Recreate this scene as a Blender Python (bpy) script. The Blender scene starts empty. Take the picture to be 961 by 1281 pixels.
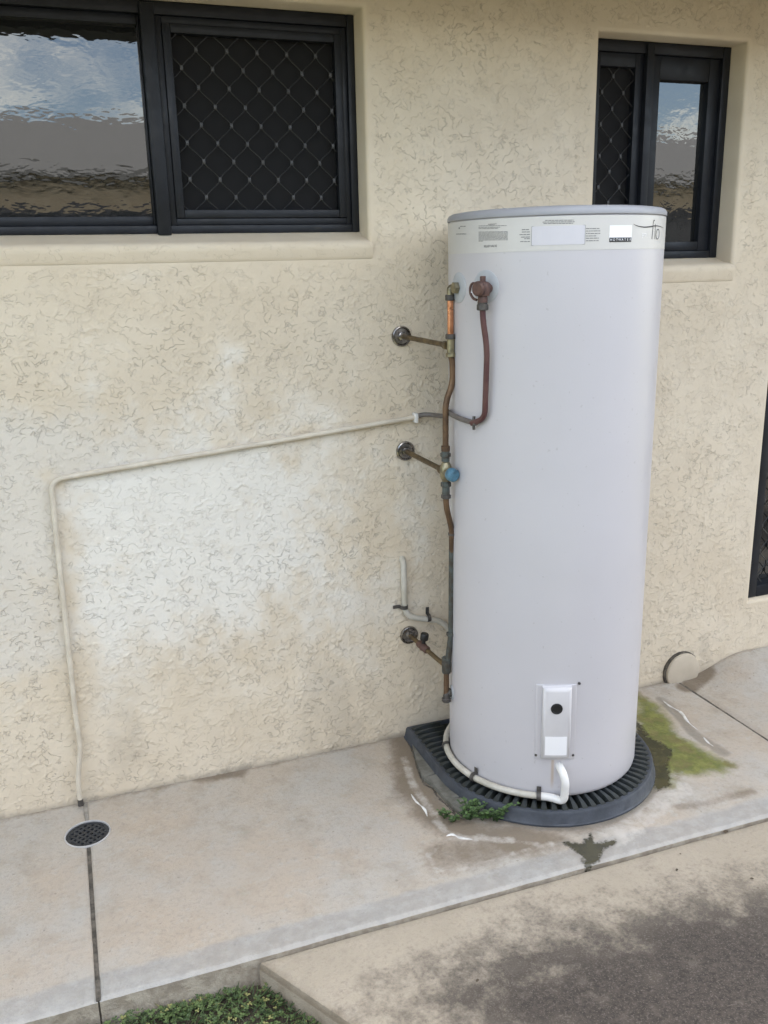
import bpy, bmesh, math, random
import numpy as np
from mathutils import Vector, Matrix, noise as mnoise
random.seed(7); rng = np.random.default_rng(7)
scene = bpy.context.scene
COL = scene.collection
PI = math.pi
rad = math.radians

# ---------------------------------------------------------------- camera
CAM = np.array([0.0, -2.5522, 1.55])
YAW, PITCH, ROLL, FPX = rad(19.556), rad(15.443), rad(-1.338), 1110.5     # solved from the photograph's vanishing points
def cam_axes():
    cy, sy, cp, sp = math.cos(YAW), math.sin(YAW), math.cos(PITCH), math.sin(PITCH)
    f = np.array([sy*cp, cy*cp, -sp]); r = np.array([cy, -sy, 0.0]); u = np.cross(r, f)
    return r*math.cos(ROLL)+u*math.sin(ROLL), -r*math.sin(ROLL)+u*math.cos(ROLL), f
RX, UX, FX = cam_axes()
cd = bpy.data.cameras.new('camera'); cam = bpy.data.objects.new('camera', cd); COL.objects.link(cam)
cd.sensor_fit = 'VERTICAL'; cd.sensor_height = 24.0; cd.sensor_width = 18.0
cd.lens = FPX/1281*24.0; cd.clip_start = 0.05; cd.clip_end = 3000
cam.matrix_world = Matrix(((RX[0], UX[0], -FX[0], CAM[0]), (RX[1], UX[1], -FX[1], CAM[1]), (RX[2], UX[2], -FX[2], CAM[2]), (0, 0, 0, 1)))
scene.camera = cam
# survey helpers: where a sight line meets the wall, the ground or an upright cylinder (metres)
def ray(x, y): return RX*(x-480.5)/FPX - UX*(y-640.5)/FPX + FX
def G(x, y, z=0.0):
    d = ray(x, y); return CAM + d*(z-CAM[2])/d[2]
def WL(x, y, Y=0.0):
    d = ray(x, y); return CAM + d*(Y-CAM[1])/d[1]
TC = np.array([1.311, -0.312]); TR = 0.291
def CY(x, y, r=TR):
    d = ray(x, y); o = CAM[:2]-TC; a = d[:2]@d[:2]; b = 2*o@d[:2]; c = o@o-r*r; D = max(b*b-4*a*c, 0)
    q = CAM + d*(-b-math.sqrt(D))/(2*a)
    return math.atan2(q[0]-TC[0], -(q[1]-TC[1])), q[2]          # angle from the front, height
def CP(a, z, r=TR): return np.array([TC[0]+r*math.sin(a), TC[1]-r*math.cos(a), z])

# ---------------------------------------------------------------- light
SUN_EL, SUN_AZ = rad(52), rad(60)          # the sun stands behind the house, so this side is in open shade
w = bpy.data.worlds.new('World'); scene.world = w; w.use_nodes = True
nt = w.node_tree; nt.nodes.clear()
out = nt.nodes.new('ShaderNodeOutputWorld'); bg = nt.nodes.new('ShaderNodeBackground')
sky = nt.nodes.new('ShaderNodeTexSky'); sky.sky_type = 'NISHITA'; sky.sun_disc = False
sky.sun_elevation = SUN_EL; sky.sun_rotation = SUN_AZ; sky.altitude = 20; sky.air_density = 1.0; sky.dust_density = 1.6; sky.ozone_density = 1.0
tc = nt.nodes.new('ShaderNodeTexCoord'); mp = nt.nodes.new('ShaderNodeMapping'); mp.inputs['Scale'].default_value = (1, 1, 3.0); mp.inputs['Location'].default_value = (.9, .35, 0)
ns = nt.nodes.new('ShaderNodeTexNoise'); ns.inputs['Scale'].default_value = 2.3; ns.inputs['Detail'].default_value = 7; ns.inputs['Roughness'].default_value = .62
mr = nt.nodes.new('ShaderNodeMapRange'); mr.interpolation_type = 'SMOOTHSTEP'
mr.inputs['From Min'].default_value = .44; mr.inputs['From Max'].default_value = .70; mr.inputs['To Max'].default_value = .8
mx = nt.nodes.new('ShaderNodeMix'); mx.data_type = 'RGBA'; mx.inputs[7].default_value = (17.0, 15.5, 12.3, 1)
nt.links.new(tc.outputs['Generated'], mp.inputs['Vector']); nt.links.new(mp.outputs[0], ns.inputs['Vector'])
nt.links.new(ns.outputs[0], mr.inputs['Value']); nt.links.new(mr.outputs[0], mx.inputs[0])
nt.links.new(sky.outputs[0], mx.inputs[6]); nt.links.new(mx.outputs[2], bg.inputs[0])
bg.inputs[1].default_value = 0.15
nt.links.new(bg.outputs[0], out.inputs[0])
sd = bpy.data.lights.new('sun', 'SUN'); so = bpy.data.objects.new('sun', sd); COL.objects.link(so)
sd.energy = 3.0; sd.angle = rad(.53); sd.color = (1, .95, .87)
sdir = Vector((math.sin(SUN_AZ)*math.cos(SUN_EL), math.cos(SUN_AZ)*math.cos(SUN_EL), math.sin(SUN_EL)))
so.rotation_euler = (-sdir).to_track_quat('-Z', 'Y').to_euler(); so.location = (8, 8, 14)
vs = scene.view_settings; vs.view_transform = 'Standard'; vs.look = 'None'; vs.gamma = 1; vs.exposure = 1.93
try: vs.use_curve_mapping = False
except Exception: pass

# ---------------------------------------------------------------- mesh helpers
class MB:
    def __init__(s): s.v = []; s.f = []; s.m = []
    def add(s, v, f, m=0):
        o = len(s.v); s.v += [tuple(map(float, p)) for p in v]; s.f += [tuple(i+o for i in q) for q in f]; s.m += [m]*len(f); return s
    def box(s, x0, x1, y0, y1, z0, z1, b=0.0, m=0):
        if b <= 0:
            v = [(x, y, z) for x in (x0, x1) for y in (y0, y1) for z in (z0, z1)]
            return s.add(v, [(0,1,3,2), (4,6,7,5), (0,4,5,1), (2,3,7,6), (0,2,6,4), (1,5,7,3)], m)
        bm = bmesh.new(); bmesh.ops.create_cube(bm, size=1)
        for q in bm.verts: q.co = ((x0+x1)/2+q.co.x*(x1-x0), (y0+y1)/2+q.co.y*(y1-y0), (z0+z1)/2+q.co.z*(z1-z0))
        bmesh.ops.bevel(bm, geom=bm.edges[:], offset=b, segments=2, profile=.5, affect='EDGES', clamp_overlap=True)
        return s.bm(bm, m)
    def bm(s, bm, m=0, M=None):
        bm.verts.index_update(); v = [(M @ q.co if M else q.co) for q in bm.verts]
        s.add(v, [tuple(q.index for q in f.verts) for f in bm.faces], m); bm.free(); return s
    def tube(s, pts, r, n=12, caps=True, m=0):
        pts = [Vector(p) for p in pts]; N = len(pts); rs = r if hasattr(r, '__len__') else [r]*N
        T = [(pts[min(i+1, N-1)]-pts[max(i-1, 0)]).normalized() for i in range(N)]
        a = Vector((0, 0, 1)) if abs(T[0].z) < .9 else Vector((1, 0, 0)); u = T[0].cross(a).normalized()
        V = []; F = []
        for i in range(N):
            u = (u - T[i]*u.dot(T[i])).normalized(); q = T[i].cross(u)
            V += [pts[i]+(u*math.cos(t)+q*math.sin(t))*rs[i] for t in (2*PI*k/n for k in range(n))]
        for i in range(N-1):
            for k in range(n):
                k2 = (k+1) % n; F.append((i*n+k, i*n+k2, (i+1)*n+k2, (i+1)*n+k))
        if caps: F += [tuple(range(n))[::-1], tuple((N-1)*n+k for k in range(n))]
        return s.add(V, F, m)
    def lathe(s, prof, o=(0, 0, 0), ax=(0, 0, 1), n=24, m=0):          # prof: (radius, height)
        ax = Vector(ax).normalized(); o = Vector(o); a = Vector((0, 0, 1)) if abs(ax.z) < .9 else Vector((1, 0, 0))
        u = ax.cross(a).normalized(); q = ax.cross(u); V = []; F = []
        for r, h in prof:
            V += [o+ax*h+(u*math.cos(t)+q*math.sin(t))*max(r, 1e-5) for t in (2*PI*k/n for k in range(n))]
        for i in range(len(prof)-1):
            for k in range(n): F.append((i*n+k, i*n+(k+1) % n, (i+1)*n+(k+1) % n, (i+1)*n+k))
        F += [tuple(range(n))[::-1], tuple((len(prof)-1)*n+k for k in range(n))]
        return s.add(V, F, m)
    def prism(s, poly, z0, z1, m=0, bev=0.0):
        n = len(poly); v = [(x, y, z0) for x, y in poly]
        c = np.mean(np.array(poly), 0)
        v += [(x, y, z1-bev) for x, y in poly]
        F = [tuple(range(n))[::-1]]+[(i, (i+1) % n, n+(i+1) % n, n+i) for i in range(n)]
        if bev > 0:
            v += [(x+(c[0]-x)*bev*8, y+(c[1]-y)*bev*8, z1) for x, y in poly]
            F += [(n+i, n+(i+1) % n, 2*n+(i+1) % n, 2*n+i) for i in range(n)]+[tuple(2*n+i for i in range(n))]
        else: F.append(tuple(n+i for i in range(n)))
        return s.add(v, F, m)
    def mesh(s, name, mats, smooth=None, recalc=True):
        me = bpy.data.meshes.new(name); me.from_pydata(s.v, [], s.f)
        for x in (mats if isinstance(mats, (list, tuple)) else [mats]): me.materials.append(x)
        if any(s.m): me.polygons.foreach_set('material_index', s.m)
        if recalc:
            b = bmesh.new(); b.from_mesh(me); bmesh.ops.recalc_face_normals(b, faces=b.faces[:]); b.to_mesh(me); b.free()
        if smooth is not None:
            me.polygons.foreach_set('use_smooth', [True]*len(me.polygons)); me.set_sharp_from_angle(angle=rad(smooth))
        me.update(); return me
    def build(s, name, mats, parent=None, smooth=None, recalc=True):
        o = bpy.data.objects.new(name, s.mesh(name, mats, smooth, recalc)); COL.objects.link(o)
        if parent: o.parent = parent
        return o
def empty(name, label, cat, group=None):
    o = bpy.data.objects.new(name, None); COL.objects.link(o); o.empty_display_size = .1; return tag(o, label, cat, group)
def tag(o, label, cat, group=None):
    o['label'] = label; o['category'] = cat
    if group: o['group'] = group
    return o
def struct(o, kind='structure'): o['kind'] = kind; return o
def fillet(pts, r=.02, n=6):
    P = [Vector(p) for p in pts]; R = [P[0]]
    for i in range(1, len(P)-1):
        a, b, c = P[i-1], P[i], P[i+1]; d1 = (a-b); d2 = (c-b); k = min(r, d1.length*.48, d2.length*.48)
        s, e = b+d1.normalized()*k, b+d2.normalized()*k
        for j in range(n+1):
            t = j/n; R.append(s*(1-t)**2+b*2*t*(1-t)+e*t*t)
    return R+[P[-1]]

# gradient noise on arrays
PERM = np.concatenate([rng.permutation(256)]*2); GRD = np.stack([np.cos(np.arange(256)*2.39996), np.sin(np.arange(256)*2.39996)], 1)
def pnoise(x, y):
    xi = np.floor(x).astype(int); yi = np.floor(y).astype(int); xf = x-xi; yf = y-yi; xi &= 255; yi &= 255
    u = xf*xf*xf*(xf*(xf*6-15)+10); v = yf*yf*yf*(yf*(yf*6-15)+10)
    def gd(a, b, dx, dy): g = GRD[PERM[PERM[a]+b]]; return g[..., 0]*dx+g[..., 1]*dy
    a = gd(xi, yi, xf, yf); b = gd((xi+1) & 255, yi, xf-1, yf); c = gd(xi, (yi+1) & 255, xf, yf-1); d = gd((xi+1) & 255, (yi+1) & 255, xf-1, yf-1)
    return (a+(b-a)*u)+((c+(d-c)*u)-(a+(b-a)*u))*v
def fbm(x, y, o=3, g=.5, seed=0):
    r = 0; k = 1.0; x = np.asarray(x, float)+seed*17.3; y = np.asarray(y, float)+seed*9.7
    for i in range(o): r = r+k*pnoise(x, y); x = x*2.03+5.1; y = y*2.03+1.7; k *= g
    return r
def ss(x, a, b): t = np.clip((x-a)/(b-a), 0, 1); return t*t*(3-2*t)
# ---------------------------------------------------------------- materials
class NT:
    def __init__(s, name):
        s.mat = bpy.data.materials.new(name); s.mat.use_nodes = True; s.t = s.mat.node_tree
        s.b = s.t.nodes['Principled BSDF']; s.n = s.t.nodes; s._co = None
    def link(s, a, b): s.t.links.new(a, b)
    def put(s, sock, v):
        if hasattr(v, 'is_output'): s.link(v, sock)
        elif isinstance(v, (tuple, list)) and len(v) == 3 and sock.type == 'RGBA': sock.default_value = (*v, 1)
        else: sock.default_value = v
    def co(s, scale=(1, 1, 1), loc=(0, 0, 0), rot=(0, 0, 0)):
        if s._co is None: s._co = s.n.new('ShaderNodeTexCoord').outputs['Object']
        if scale == (1, 1, 1) and loc == (0, 0, 0) and rot == (0, 0, 0): return s._co
        m = s.n.new('ShaderNodeMapping'); s.link(s._co, m.inputs[0]); m.inputs['Scale'].default_value = scale; m.inputs['Location'].default_value = loc; m.inputs['Rotation'].default_value = rot
        return m.outputs[0]
    def noise(s, sc, det=3, ro=.5, di=0, v=None):
        x = s.n.new('ShaderNodeTexNoise'); s.link(v if v is not None else s.co(), x.inputs['Vector'])
        x.inputs['Scale'].default_value = sc; x.inputs['Detail'].default_value = det; x.inputs['Roughness'].default_value = ro; x.inputs['Distortion'].default_value = di
        return x.outputs[0]
    def math(s, op, a, b=None, c=None, clamp=False):
        x = s.n.new('ShaderNodeMath'); x.operation = op; x.use_clamp = clamp
        for i, q in enumerate((a, b, c)):
            if q is not None: s.put(x.inputs[i], q)
        return x.outputs[0]
    def step(s, v, a, b, lo=0., hi=1.):
        x = s.n.new('ShaderNodeMapRange'); x.interpolation_type = 'SMOOTHSTEP'; s.put(x.inputs['Value'], v)
        x.inputs['From Min'].default_value = a; x.inputs['From Max'].default_value = b; x.inputs['To Min'].default_value = lo; x.inputs['To Max'].default_value = hi
        return x.outputs[0]
    def mix(s, f, a, b, mode='MIX'):
        x = s.n.new('ShaderNodeMix'); x.data_type = 'RGBA'; x.blend_type = mode
        s.put(x.inputs[0], f); s.put(x.inputs[6], a); s.put(x.inputs[7], b); return x.outputs[2]
    def attr(s, name):
        x = s.n.new('ShaderNodeAttribute'); x.attribute_name = name; return x.outputs['Fac']
    def bump(s, h, dist, strength=1.0, nrm=None):
        x = s.n.new('ShaderNodeBump'); s.link(h, x.inputs['Height']); x.inputs['Distance'].default_value = dist; x.inputs['Strength'].default_value = strength
        if nrm is not None: s.link(nrm, x.inputs['Normal'])
        return x.outputs[0]
    def done(s, col=None, rough=None, nrm=None, **k):
        if col is not None: s.put(s.b.inputs['Base Color'], col)
        if rough is not None: s.put(s.b.inputs['Roughness'], rough)
        if nrm is not None: s.link(nrm, s.b.inputs['Normal'])
        for a, v in k.items(): s.put(s.b.inputs[a.replace('_', ' ')], v)
        return s.mat
def worn(name, a, b, rough=.5, sc=30, metal=0., bump=.0004, lo=.35, hi=.65, det=4):
    m = NT(name); n = m.noise(sc, det, .6); f = m.step(n, lo, hi)
    r = m.step(m.noise(sc*2.3, 3), .3, .7, max(rough-.1, .05), min(rough+.12, 1))
    return m.done(m.mix(f, a, b), r, m.bump(m.noise(sc*6, 3), bump), Metallic=metal)

def stucco():
    m = NT('stucco')
    base = m.mix(m.attr('tone'), (.655, .565, .43), (.71, .625, .49))
    base = m.mix(m.attr('grey'), base, (.665, .625, .55))
    base = m.mix(m.attr('white'), base, (.785, .76, .69))
    base = m.mix(m.attr('dirt'), base, (.36, .31, .245))  # occlusion shade of recesses and ridges put into the colour
    base = m.mix(m.attr('damp'), base, (.25, .215, .17))
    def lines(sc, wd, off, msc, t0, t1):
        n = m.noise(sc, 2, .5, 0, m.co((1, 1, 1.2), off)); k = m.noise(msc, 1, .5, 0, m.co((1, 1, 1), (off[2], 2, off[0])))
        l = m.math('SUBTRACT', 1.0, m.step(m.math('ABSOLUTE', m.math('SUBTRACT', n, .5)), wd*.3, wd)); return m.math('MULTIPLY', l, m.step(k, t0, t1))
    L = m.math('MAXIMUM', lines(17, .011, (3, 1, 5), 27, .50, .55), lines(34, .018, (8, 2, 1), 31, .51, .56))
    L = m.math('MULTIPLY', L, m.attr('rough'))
    base = m.mix(m.math('MULTIPLY', L, .25), base, (.30, .265, .22))  # dark line colour: dirt in the drag marks plus painted edge shade
    g = m.noise(300, 1, .6); h = m.math('MULTIPLY_ADD', L, -1.0, m.math('MULTIPLY', g, .5))
    return m.done(base, .86, m.bump(h, .0016, .9), **{'Specular_IOR_Level': .3})
def concrete(name):
    m = NT(name)
    n1 = m.noise(3.2, 4, .62); nA = m.noise(11, 5, .66); nB = m.noise(26, 4, .66, 0, m.co((1, 1, 1), (3, 7, 0))); n3 = m.noise(75, 4, .68); n4 = m.noise(420, 1, .5)
    def warp(v, n, amp): return m.math('MULTIPLY_ADD', m.math('SUBTRACT', n, .5), amp, v)
    base = m.mix(m.step(n1, .33, .68), (.44, .415, .37), (.455, .395, .32))
    base = m.mix(m.math('MULTIPLY', m.step(nA, .46, .66), .55), base, (.35, .30, .235))
    base = m.mix(m.math('MULTIPLY', m.step(m.noise(1.7, 3, .6, 0, m.co((1, 1, 1), (2, 5, 0))), .46, .62), .5), base, (.46, .37, .275))
    base = m.mix(m.math('MULTIPLY', m.step(nB, .52, .70), .35), base, (.47, .46, .42))
    base = m.mix(m.math('MULTIPLY', m.step(n3, .48, .70), .32), base, (.25, .23, .205))
    base = m.mix(m.math('MULTIPLY', m.step(n4, .5, .72), .22), base, (.24, .215, .185))
    base = m.mix(m.step(m.noise(75, 1, .4, 0, m.co((1, 1, 1), (9, 1, 0))), .745, .77, 0, .45), base, (.15, .135, .11))
    ed = m.step(warp(m.attr('edge'), nA, .6), .35, .65)
    base = m.mix(m.math('MULTIPLY', ed, .6), base, m.mix(m.step(nB, .4, .62), (.295, .295, .283), (.365, .36, .345)))
    rim = m.step(warp(m.attr('rim'), nB, 1.2), .5, .9); base = m.mix(m.math('MULTIPLY', rim, .35), base, (.50, .48, .44))
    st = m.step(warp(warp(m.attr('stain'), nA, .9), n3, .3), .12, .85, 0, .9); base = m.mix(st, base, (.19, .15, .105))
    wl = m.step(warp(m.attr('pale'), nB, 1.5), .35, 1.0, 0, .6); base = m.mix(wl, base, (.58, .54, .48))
    sd_ = m.attr('side'); base = m.mix(m.math('MULTIPLY', sd_, .8), base, m.mix(m.step(nB, .35, .65), (.30, .255, .195), (.48, .425, .34)))
    al = warp(warp(m.attr('algae'), nA, 1.3), nB, .7); alf = m.step(al, .15, .95, 0, .93)
    base = m.mix(alf, base, m.mix(m.step(nB, .38, .66), (.105, .125, .016), (.195, .205, .038)))
    base = m.mix(m.math('MULTIPLY', m.math('MULTIPLY', alf, m.step(nA, .5, .64)), .6), base, (.17, .125, .06))
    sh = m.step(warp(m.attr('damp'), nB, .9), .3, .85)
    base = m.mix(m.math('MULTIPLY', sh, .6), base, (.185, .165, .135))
    we = m.step(warp(warp(m.attr('wet'), nB, 1.0), n3, .8), .36, .66)
    base = m.mix(m.math('MULTIPLY', we, .92), base, m.mix(m.step(nA, .4, .6), (.012, .013, .004), (.045, .040, .014)))
    ro = m.math('MULTIPLY_ADD', m.math('MAXIMUM', we, m.math('MULTIPLY', sh, .6)), -.70, .86)
    h = m.math('MULTIPLY_ADD', n4, .3, m.math('MULTIPLY_ADD', n3, .8, nB)); h = m.math('MULTIPLY', h, m.math('SUBTRACT', 1, m.math('MULTIPLY', we, .85)))
    return m.done(base, ro, m.bump(h, .0036, .9))
def pad_mat():
    m = NT('pad_concrete')
    n1 = m.noise(2.6, 4, .6); n2 = m.noise(13, 5, .68); n3 = m.noise(85, 4, .75); n4 = m.noise(260, 2, .6)
    base = m.mix(m.step(n1, .35, .65), (.39, .335, .255), (.435, .375, .29))
    base = m.mix(m.math('MULTIPLY', m.step(n2, .5, .7), .45), base, (.32, .275, .21))
    base = m.mix(m.math('MULTIPLY', m.step(n3, .50, .70), .35), base, (.25, .215, .17))
    base = m.mix(m.math('MULTIPLY', m.step(n4, .52, .72), .2), base, (.24, .205, .16))
    g = m.math('MULTIPLY_ADD', m.math('SUBTRACT', n2, .5), .46, m.attr('grime'))
    g = m.math('MULTIPLY_ADD', m.math('SUBTRACT', n3, .5), .26, g)
    g = m.math('MULTIPLY_ADD', m.math('SUBTRACT', n1, .5), .25, g)
    gf = m.step(g, -.11, .20, 0, .97)
    gc = m.mix(m.step(n3, .34, .66), (.028, .022, .018), (.070, .056, .046))
    gc = m.mix(m.math('MULTIPLY', m.step(n2, .53, .68), .55), gc, (.14, .118, .093))
    gc = m.mix(m.math('MULTIPLY', m.step(n4, .54, .70), .5), gc, (.21, .18, .15))
    base = m.mix(gf, base, gc)
    base = m.mix(m.step(m.math('MULTIPLY_ADD', m.math('SUBTRACT', n2, .5), .9, m.attr('lip')), .3, .85, 0, .8), base, (.20, .155, .105))
    h = m.math('MULTIPLY_ADD', n4, .5, m.math('MULTIPLY_ADD', n3, .9, n2))
    return m.done(base, .88, m.bump(h, .0045, .9))
def glass(name, vs_=(17, 17, 34), dist=.00017):
    m = NT(name); v = m.co(vs_)
    n = m.noise(1.0, 2, .5, .5, v); f = m.noise(2.6, 1, .5, 0, v)
    h = m.math('MULTIPLY_ADD', f, .25, n)
    return m.done((.012, .013, .013), .02, m.bump(h, dist, 1.0), IOR=1.95, Coat_Weight=0.0)
def paint(name, c, rough, var=.06, sc=6, bump=.0001, spec=.5):
    m = NT(name); n = m.noise(sc, 5, .6); d = tuple(x*(1-var*2) for x in c)
    return m.done(m.mix(m.step(n, .3, .7), d, c), m.step(m.noise(sc*3, 4), .3, .7, rough-.06, rough+.08), m.bump(m.noise(sc*40, 3), bump), **{'Specular_IOR_Level': spec})
M = {}
M['stucco'] = stucco(); M['path'] = concrete('path_concrete'); M['pad'] = pad_mat()
M['frame'] = paint('charcoal_aluminium', (.013, .0155, .021), .42, .2, 12, .0001, .35)
M['grille'] = paint('charcoal_grille', (.022, .023, .025), .42, .1, 12)
M['knot'] = paint('grille_clip', (.05, .05, .05), .45, .1, 12)
M['screen'] = NT('flyscreen').done((.006, .006, .007), .9)
M['glass'] = glass('obscure_glass'); M['glass2'] = glass('hammered_glass', (26, 26, 34), .00025)
def tank_mat():
    m = NT('tank_paint'); n = m.noise(1.8, 4, .55); c = m.mix(m.step(n, .3, .7), (.515, .50, .515), (.55, .535, .553))
    sp = m.step(m.noise(95, 1, .4), .745, .77, 0, .35); c = m.mix(sp, c, (.35, .33, .32))
    fl = m.math('MULTIPLY', m.step(m.noise(9, 5, .7, 0, m.co((1, 1, .12))), .50, .75), .10); c = m.mix(fl, c, (.50, .47, .45))
    sx = m.n.new('ShaderNodeSeparateXYZ'); m.link(m.co(), sx.inputs[0])
    rs = m.math('MULTIPLY', m.math('SUBTRACT', 1, m.step(m.math('ABSOLUTE', m.math('SUBTRACT', sx.outputs[0], 1.196)), .001, .006)), m.math('MULTIPLY', m.step(sx.outputs[2], .075, .12), m.math('SUBTRACT', 1, m.step(sx.outputs[2], .175, .182))))
    c = m.mix(m.math('MULTIPLY', rs, .55), c, (.42, .30, .18))
    h = m.math('MULTIPLY_ADD', m.noise(7, 2, .5, 0, m.co((1, 1, .5))), 4.0, m.noise(210, 2, .5))
    return m.done(c, m.step(m.noise(12, 4), .3, .7, .30, .40), m.bump(h, .0003, .5))
M['tank'] = tank_mat()
M['lid'] = paint('lid_paint', (.33, .335, .355), .52, .04)
M['band'] = paint('label_film', (.59, .575, .545), .4, .03)
M['cover'] = paint('cover_plastic', (.60, .585, .59), .4, .05)
M['white'] = paint('white_plastic', (.80, .79, .76), .4, .06, 14)
M['label'] = paint('white_label', (.86, .86, .87), .45, .02)
M['greylabel'] = paint('grey_label', (.60, .59, .62), .4, .02)
M['ink'] = NT('ink').done((.02, .02, .022), .6)
M['fineink'] = NT('fine_ink').done((.19, .19, .185), .6)
M['black'] = paint('black_plastic', (.012, .012, .013), .45, .2, 20)
M['washer'] = paint('grey_washer', (.45, .47, .49), .5, .06, 20)
M['copper'] = worn('copper', (.70, .33, .18), (.50, .22, .11), .33, 22, 1.0)
M['copper_old'] = worn('aged_copper', (.185, .115, .066), (.11, .07, .045), .5, 26, .65)
M['bronze'] = worn('brown_brass', (.21, .155, .085), (.125, .095, .06), .45, 30, .8)
M['brass'] = worn('dull_brass', (.36, .32, .20), (.20, .18, .125), .42, 40, .85)
M['verdigris'] = worn('verdigris_brass', (.095, .112, .105), (.07, .06, .047), .6, 45, .35)
M['dark_metal'] = worn('dark_metal', (.075, .07, .065), (.12, .11, .10), .55, 40, .5)
M['maroon'] = worn('maroon_paint', (.075, .026, .026), (.105, .048, .042), .5, 18)
M['rust'] = worn('brown_valve', (.115, .058, .042), (.075, .040, .034), .55, 40)
M['grey_pipe'] = worn('grey_pipe_paint', (.17, .155, .14), (.12, .105, .095), .5, 25)
M['cream'] = worn('cream_pipe_paint', (.66, .60, .49), (.56, .50, .40), .5, 18)
M['conduit'] = worn('conduit_plastic', (.56, .535, .47), (.45, .42, .345), .45, 14)
M['chrome'] = worn('chrome_flange', (.42, .40, .38), (.17, .16, .15), .22, 26, 1.0)
M['bluecap'] = paint('blue_cap', (.095, .225, .32), .42, .25, 60)
M['stand'] = worn('recycled_rubber', (.034, .040, .050), (.053, .061, .075), .52, 16, 0, .0006)
M['rib'] = worn('rubber_rib', (.016, .020, .015), (.036, .042, .045), .55, 22, 0, .0006)
M['mould'] = worn('rubber_with_moss', (.020, .024, .013), (.007, .009, .005), .6, 30, 0, .0006)
M['mortar'] = worn('mortar', (.185, .18, .155), (.115, .11, .09), .9, 24, 0, .002)
M['filler'] = worn('joint_filler', (.36, .335, .29), (.24, .22, .19), .9, 30, 0, .002)
M['grate'] = worn('drain_grate', (.018, .021, .025), (.035, .038, .043), .5, 60)
M['rimw'] = paint('drain_rim', (.50, .49, .48), .45, .05, 30)
M['pit'] = NT('dark_pit').done((.008, .008, .008), .9)
M['cap'] = worn('cap_paint', (.50, .435, .335), (.56, .49, .385), .7, 9, 0, .0005)
M['lime'] = worn('wet_lime', (.78, .77, .74), (.58, .56, .52), .2, 40)  # pale base colour carries the white of wet sky highlights
M['leaf1'] = NT('leaf_green').done((.10, .15, .048), .55); M['leaf2'] = NT('leaf_dark').done((.058, .095, .034), .6); M['leaf3'] = NT('leaf_yellow').done((.25, .25, .09), .55)
M['weed1'] = NT('weed_green').done((.085, .15, .045), .55); M['weed2'] = NT('weed_dark').done((.05, .09, .03), .55)
M['dead'] = worn('dead_leaf', (.06, .045, .03), (.11, .08, .05), .8, 60)
M['soil'] = worn('soil', (.045, .036, .025), (.085, .07, .045), .95, 30, 0, .006)
M['jointdirt'] = worn('joint_dirt', (.06, .053, .042), (.15, .13, .105), .95, 45, 0, .003)
M['lawn'] = worn('lawn', (.06, .09, .03), (.16, .135, .08), .95, 6, 0, .004)
M['trim'] = paint('charcoal_trim', (.03, .033, .038), .5, .1)
M['soffit'] = paint('soffit', (.55, .50, .42), .7, .05)
M['roof'] = paint('roof_steel', (.13, .13, .13), .5, .08)
M['nwall'] = worn('neighbour_brick', (.66, .54, .36), (.56, .44, .28), .85, 9, 0, .002)
M['nroof'] = paint('neighbour_roof', (.20, .195, .185), .6, .06)
M['fence'] = paint('fence_steel', (.055, .055, .06), .55, .08)

# ---------------------------------------------------------------- ground
g = MB(); g.add([(-400, -400, -.085), (400, -400, -.085), (400, 400, -.085), (-400, 400, -.085)], [(0, 1, 2, 3)])
struct(g.build('ground', M['lawn']))
g = MB(); g.add([(-2, -1.9, -.081), (1.6, -1.9, -.081), (1.6, -.80, -.081), (-2, -.80, -.081)], [(0, 1, 2, 3)])
struct(g.build('soil_bed', M['soil']))

# ---- helpers for fields on the paving (metres, on the ground plane)
def seg_dist(P, pts):
    d = np.full(len(P), 1e9)
    for a, b in zip(pts[:-1], pts[1:]):
        a, b = np.array(a), np.array(b); ab = b-a; t = np.clip(((P-a)@ab)/(ab@ab), 0, 1); d = np.minimum(d, np.linalg.norm(P-a-t[:, None]*ab, axis=1))
    return d
def poly_sd(P, poly):                        # signed distance, positive inside
    poly = [np.array(q) for q in poly]; d = seg_dist(P, poly+[poly[0]]); ins = np.zeros(len(P), bool)
    for a, b in zip(poly, poly[1:]+[poly[0]]):
        c = ((a[1] > P[:, 1]) != (b[1] > P[:, 1]))
        x = (b[0]-a[0])*(P[:, 1]-a[1])/((b[1]-a[1]) if abs(b[1]-a[1]) > 1e-9 else 1e-9)+a[0]
        ins ^= c & (P[:, 0] < x)
    return np.where(ins, d, -d)
def gp(l): return [tuple(G(x, y)[:2]) for x, y in l]
def ss(x, a, b): t = np.clip((x-a)/(b-a), 0, 1); return t*t*(3-2*t)
ALGAE = gp([(794, 868), (822, 880), (838, 896), (852, 922), (880, 936), (916, 956), (912, 966), (870, 972), (842, 968), (838, 985), (815, 985), (795, 935)])
WETR = gp([(795, 900), (812, 922), (842, 938), (836, 955), (838, 985), (822, 990), (812, 962), (796, 940)])
PUD = gp([(707, 1055), (733, 1056), (738, 1044), (744, 1055), (770, 1052), (755, 1063), (750, 1074), (734, 1082), (730, 1069), (716, 1063)])
STAINL = gp([(500, 925), (515, 950), (540, 1000), (560, 1030), (600, 1040), (660, 1043), (690, 1052), (640, 1058), (590, 1046), (545, 1030), (510, 985)])
FLOW = gp([(560, 1050), (600, 1046), (660, 1055), (690, 1056), (640, 1068), (590, 1085), (545, 1090), (535, 1070)])
SPOT = G(549, 1061)[:2]
DR = np.array([-.080, -.171]); DRR = .062
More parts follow.
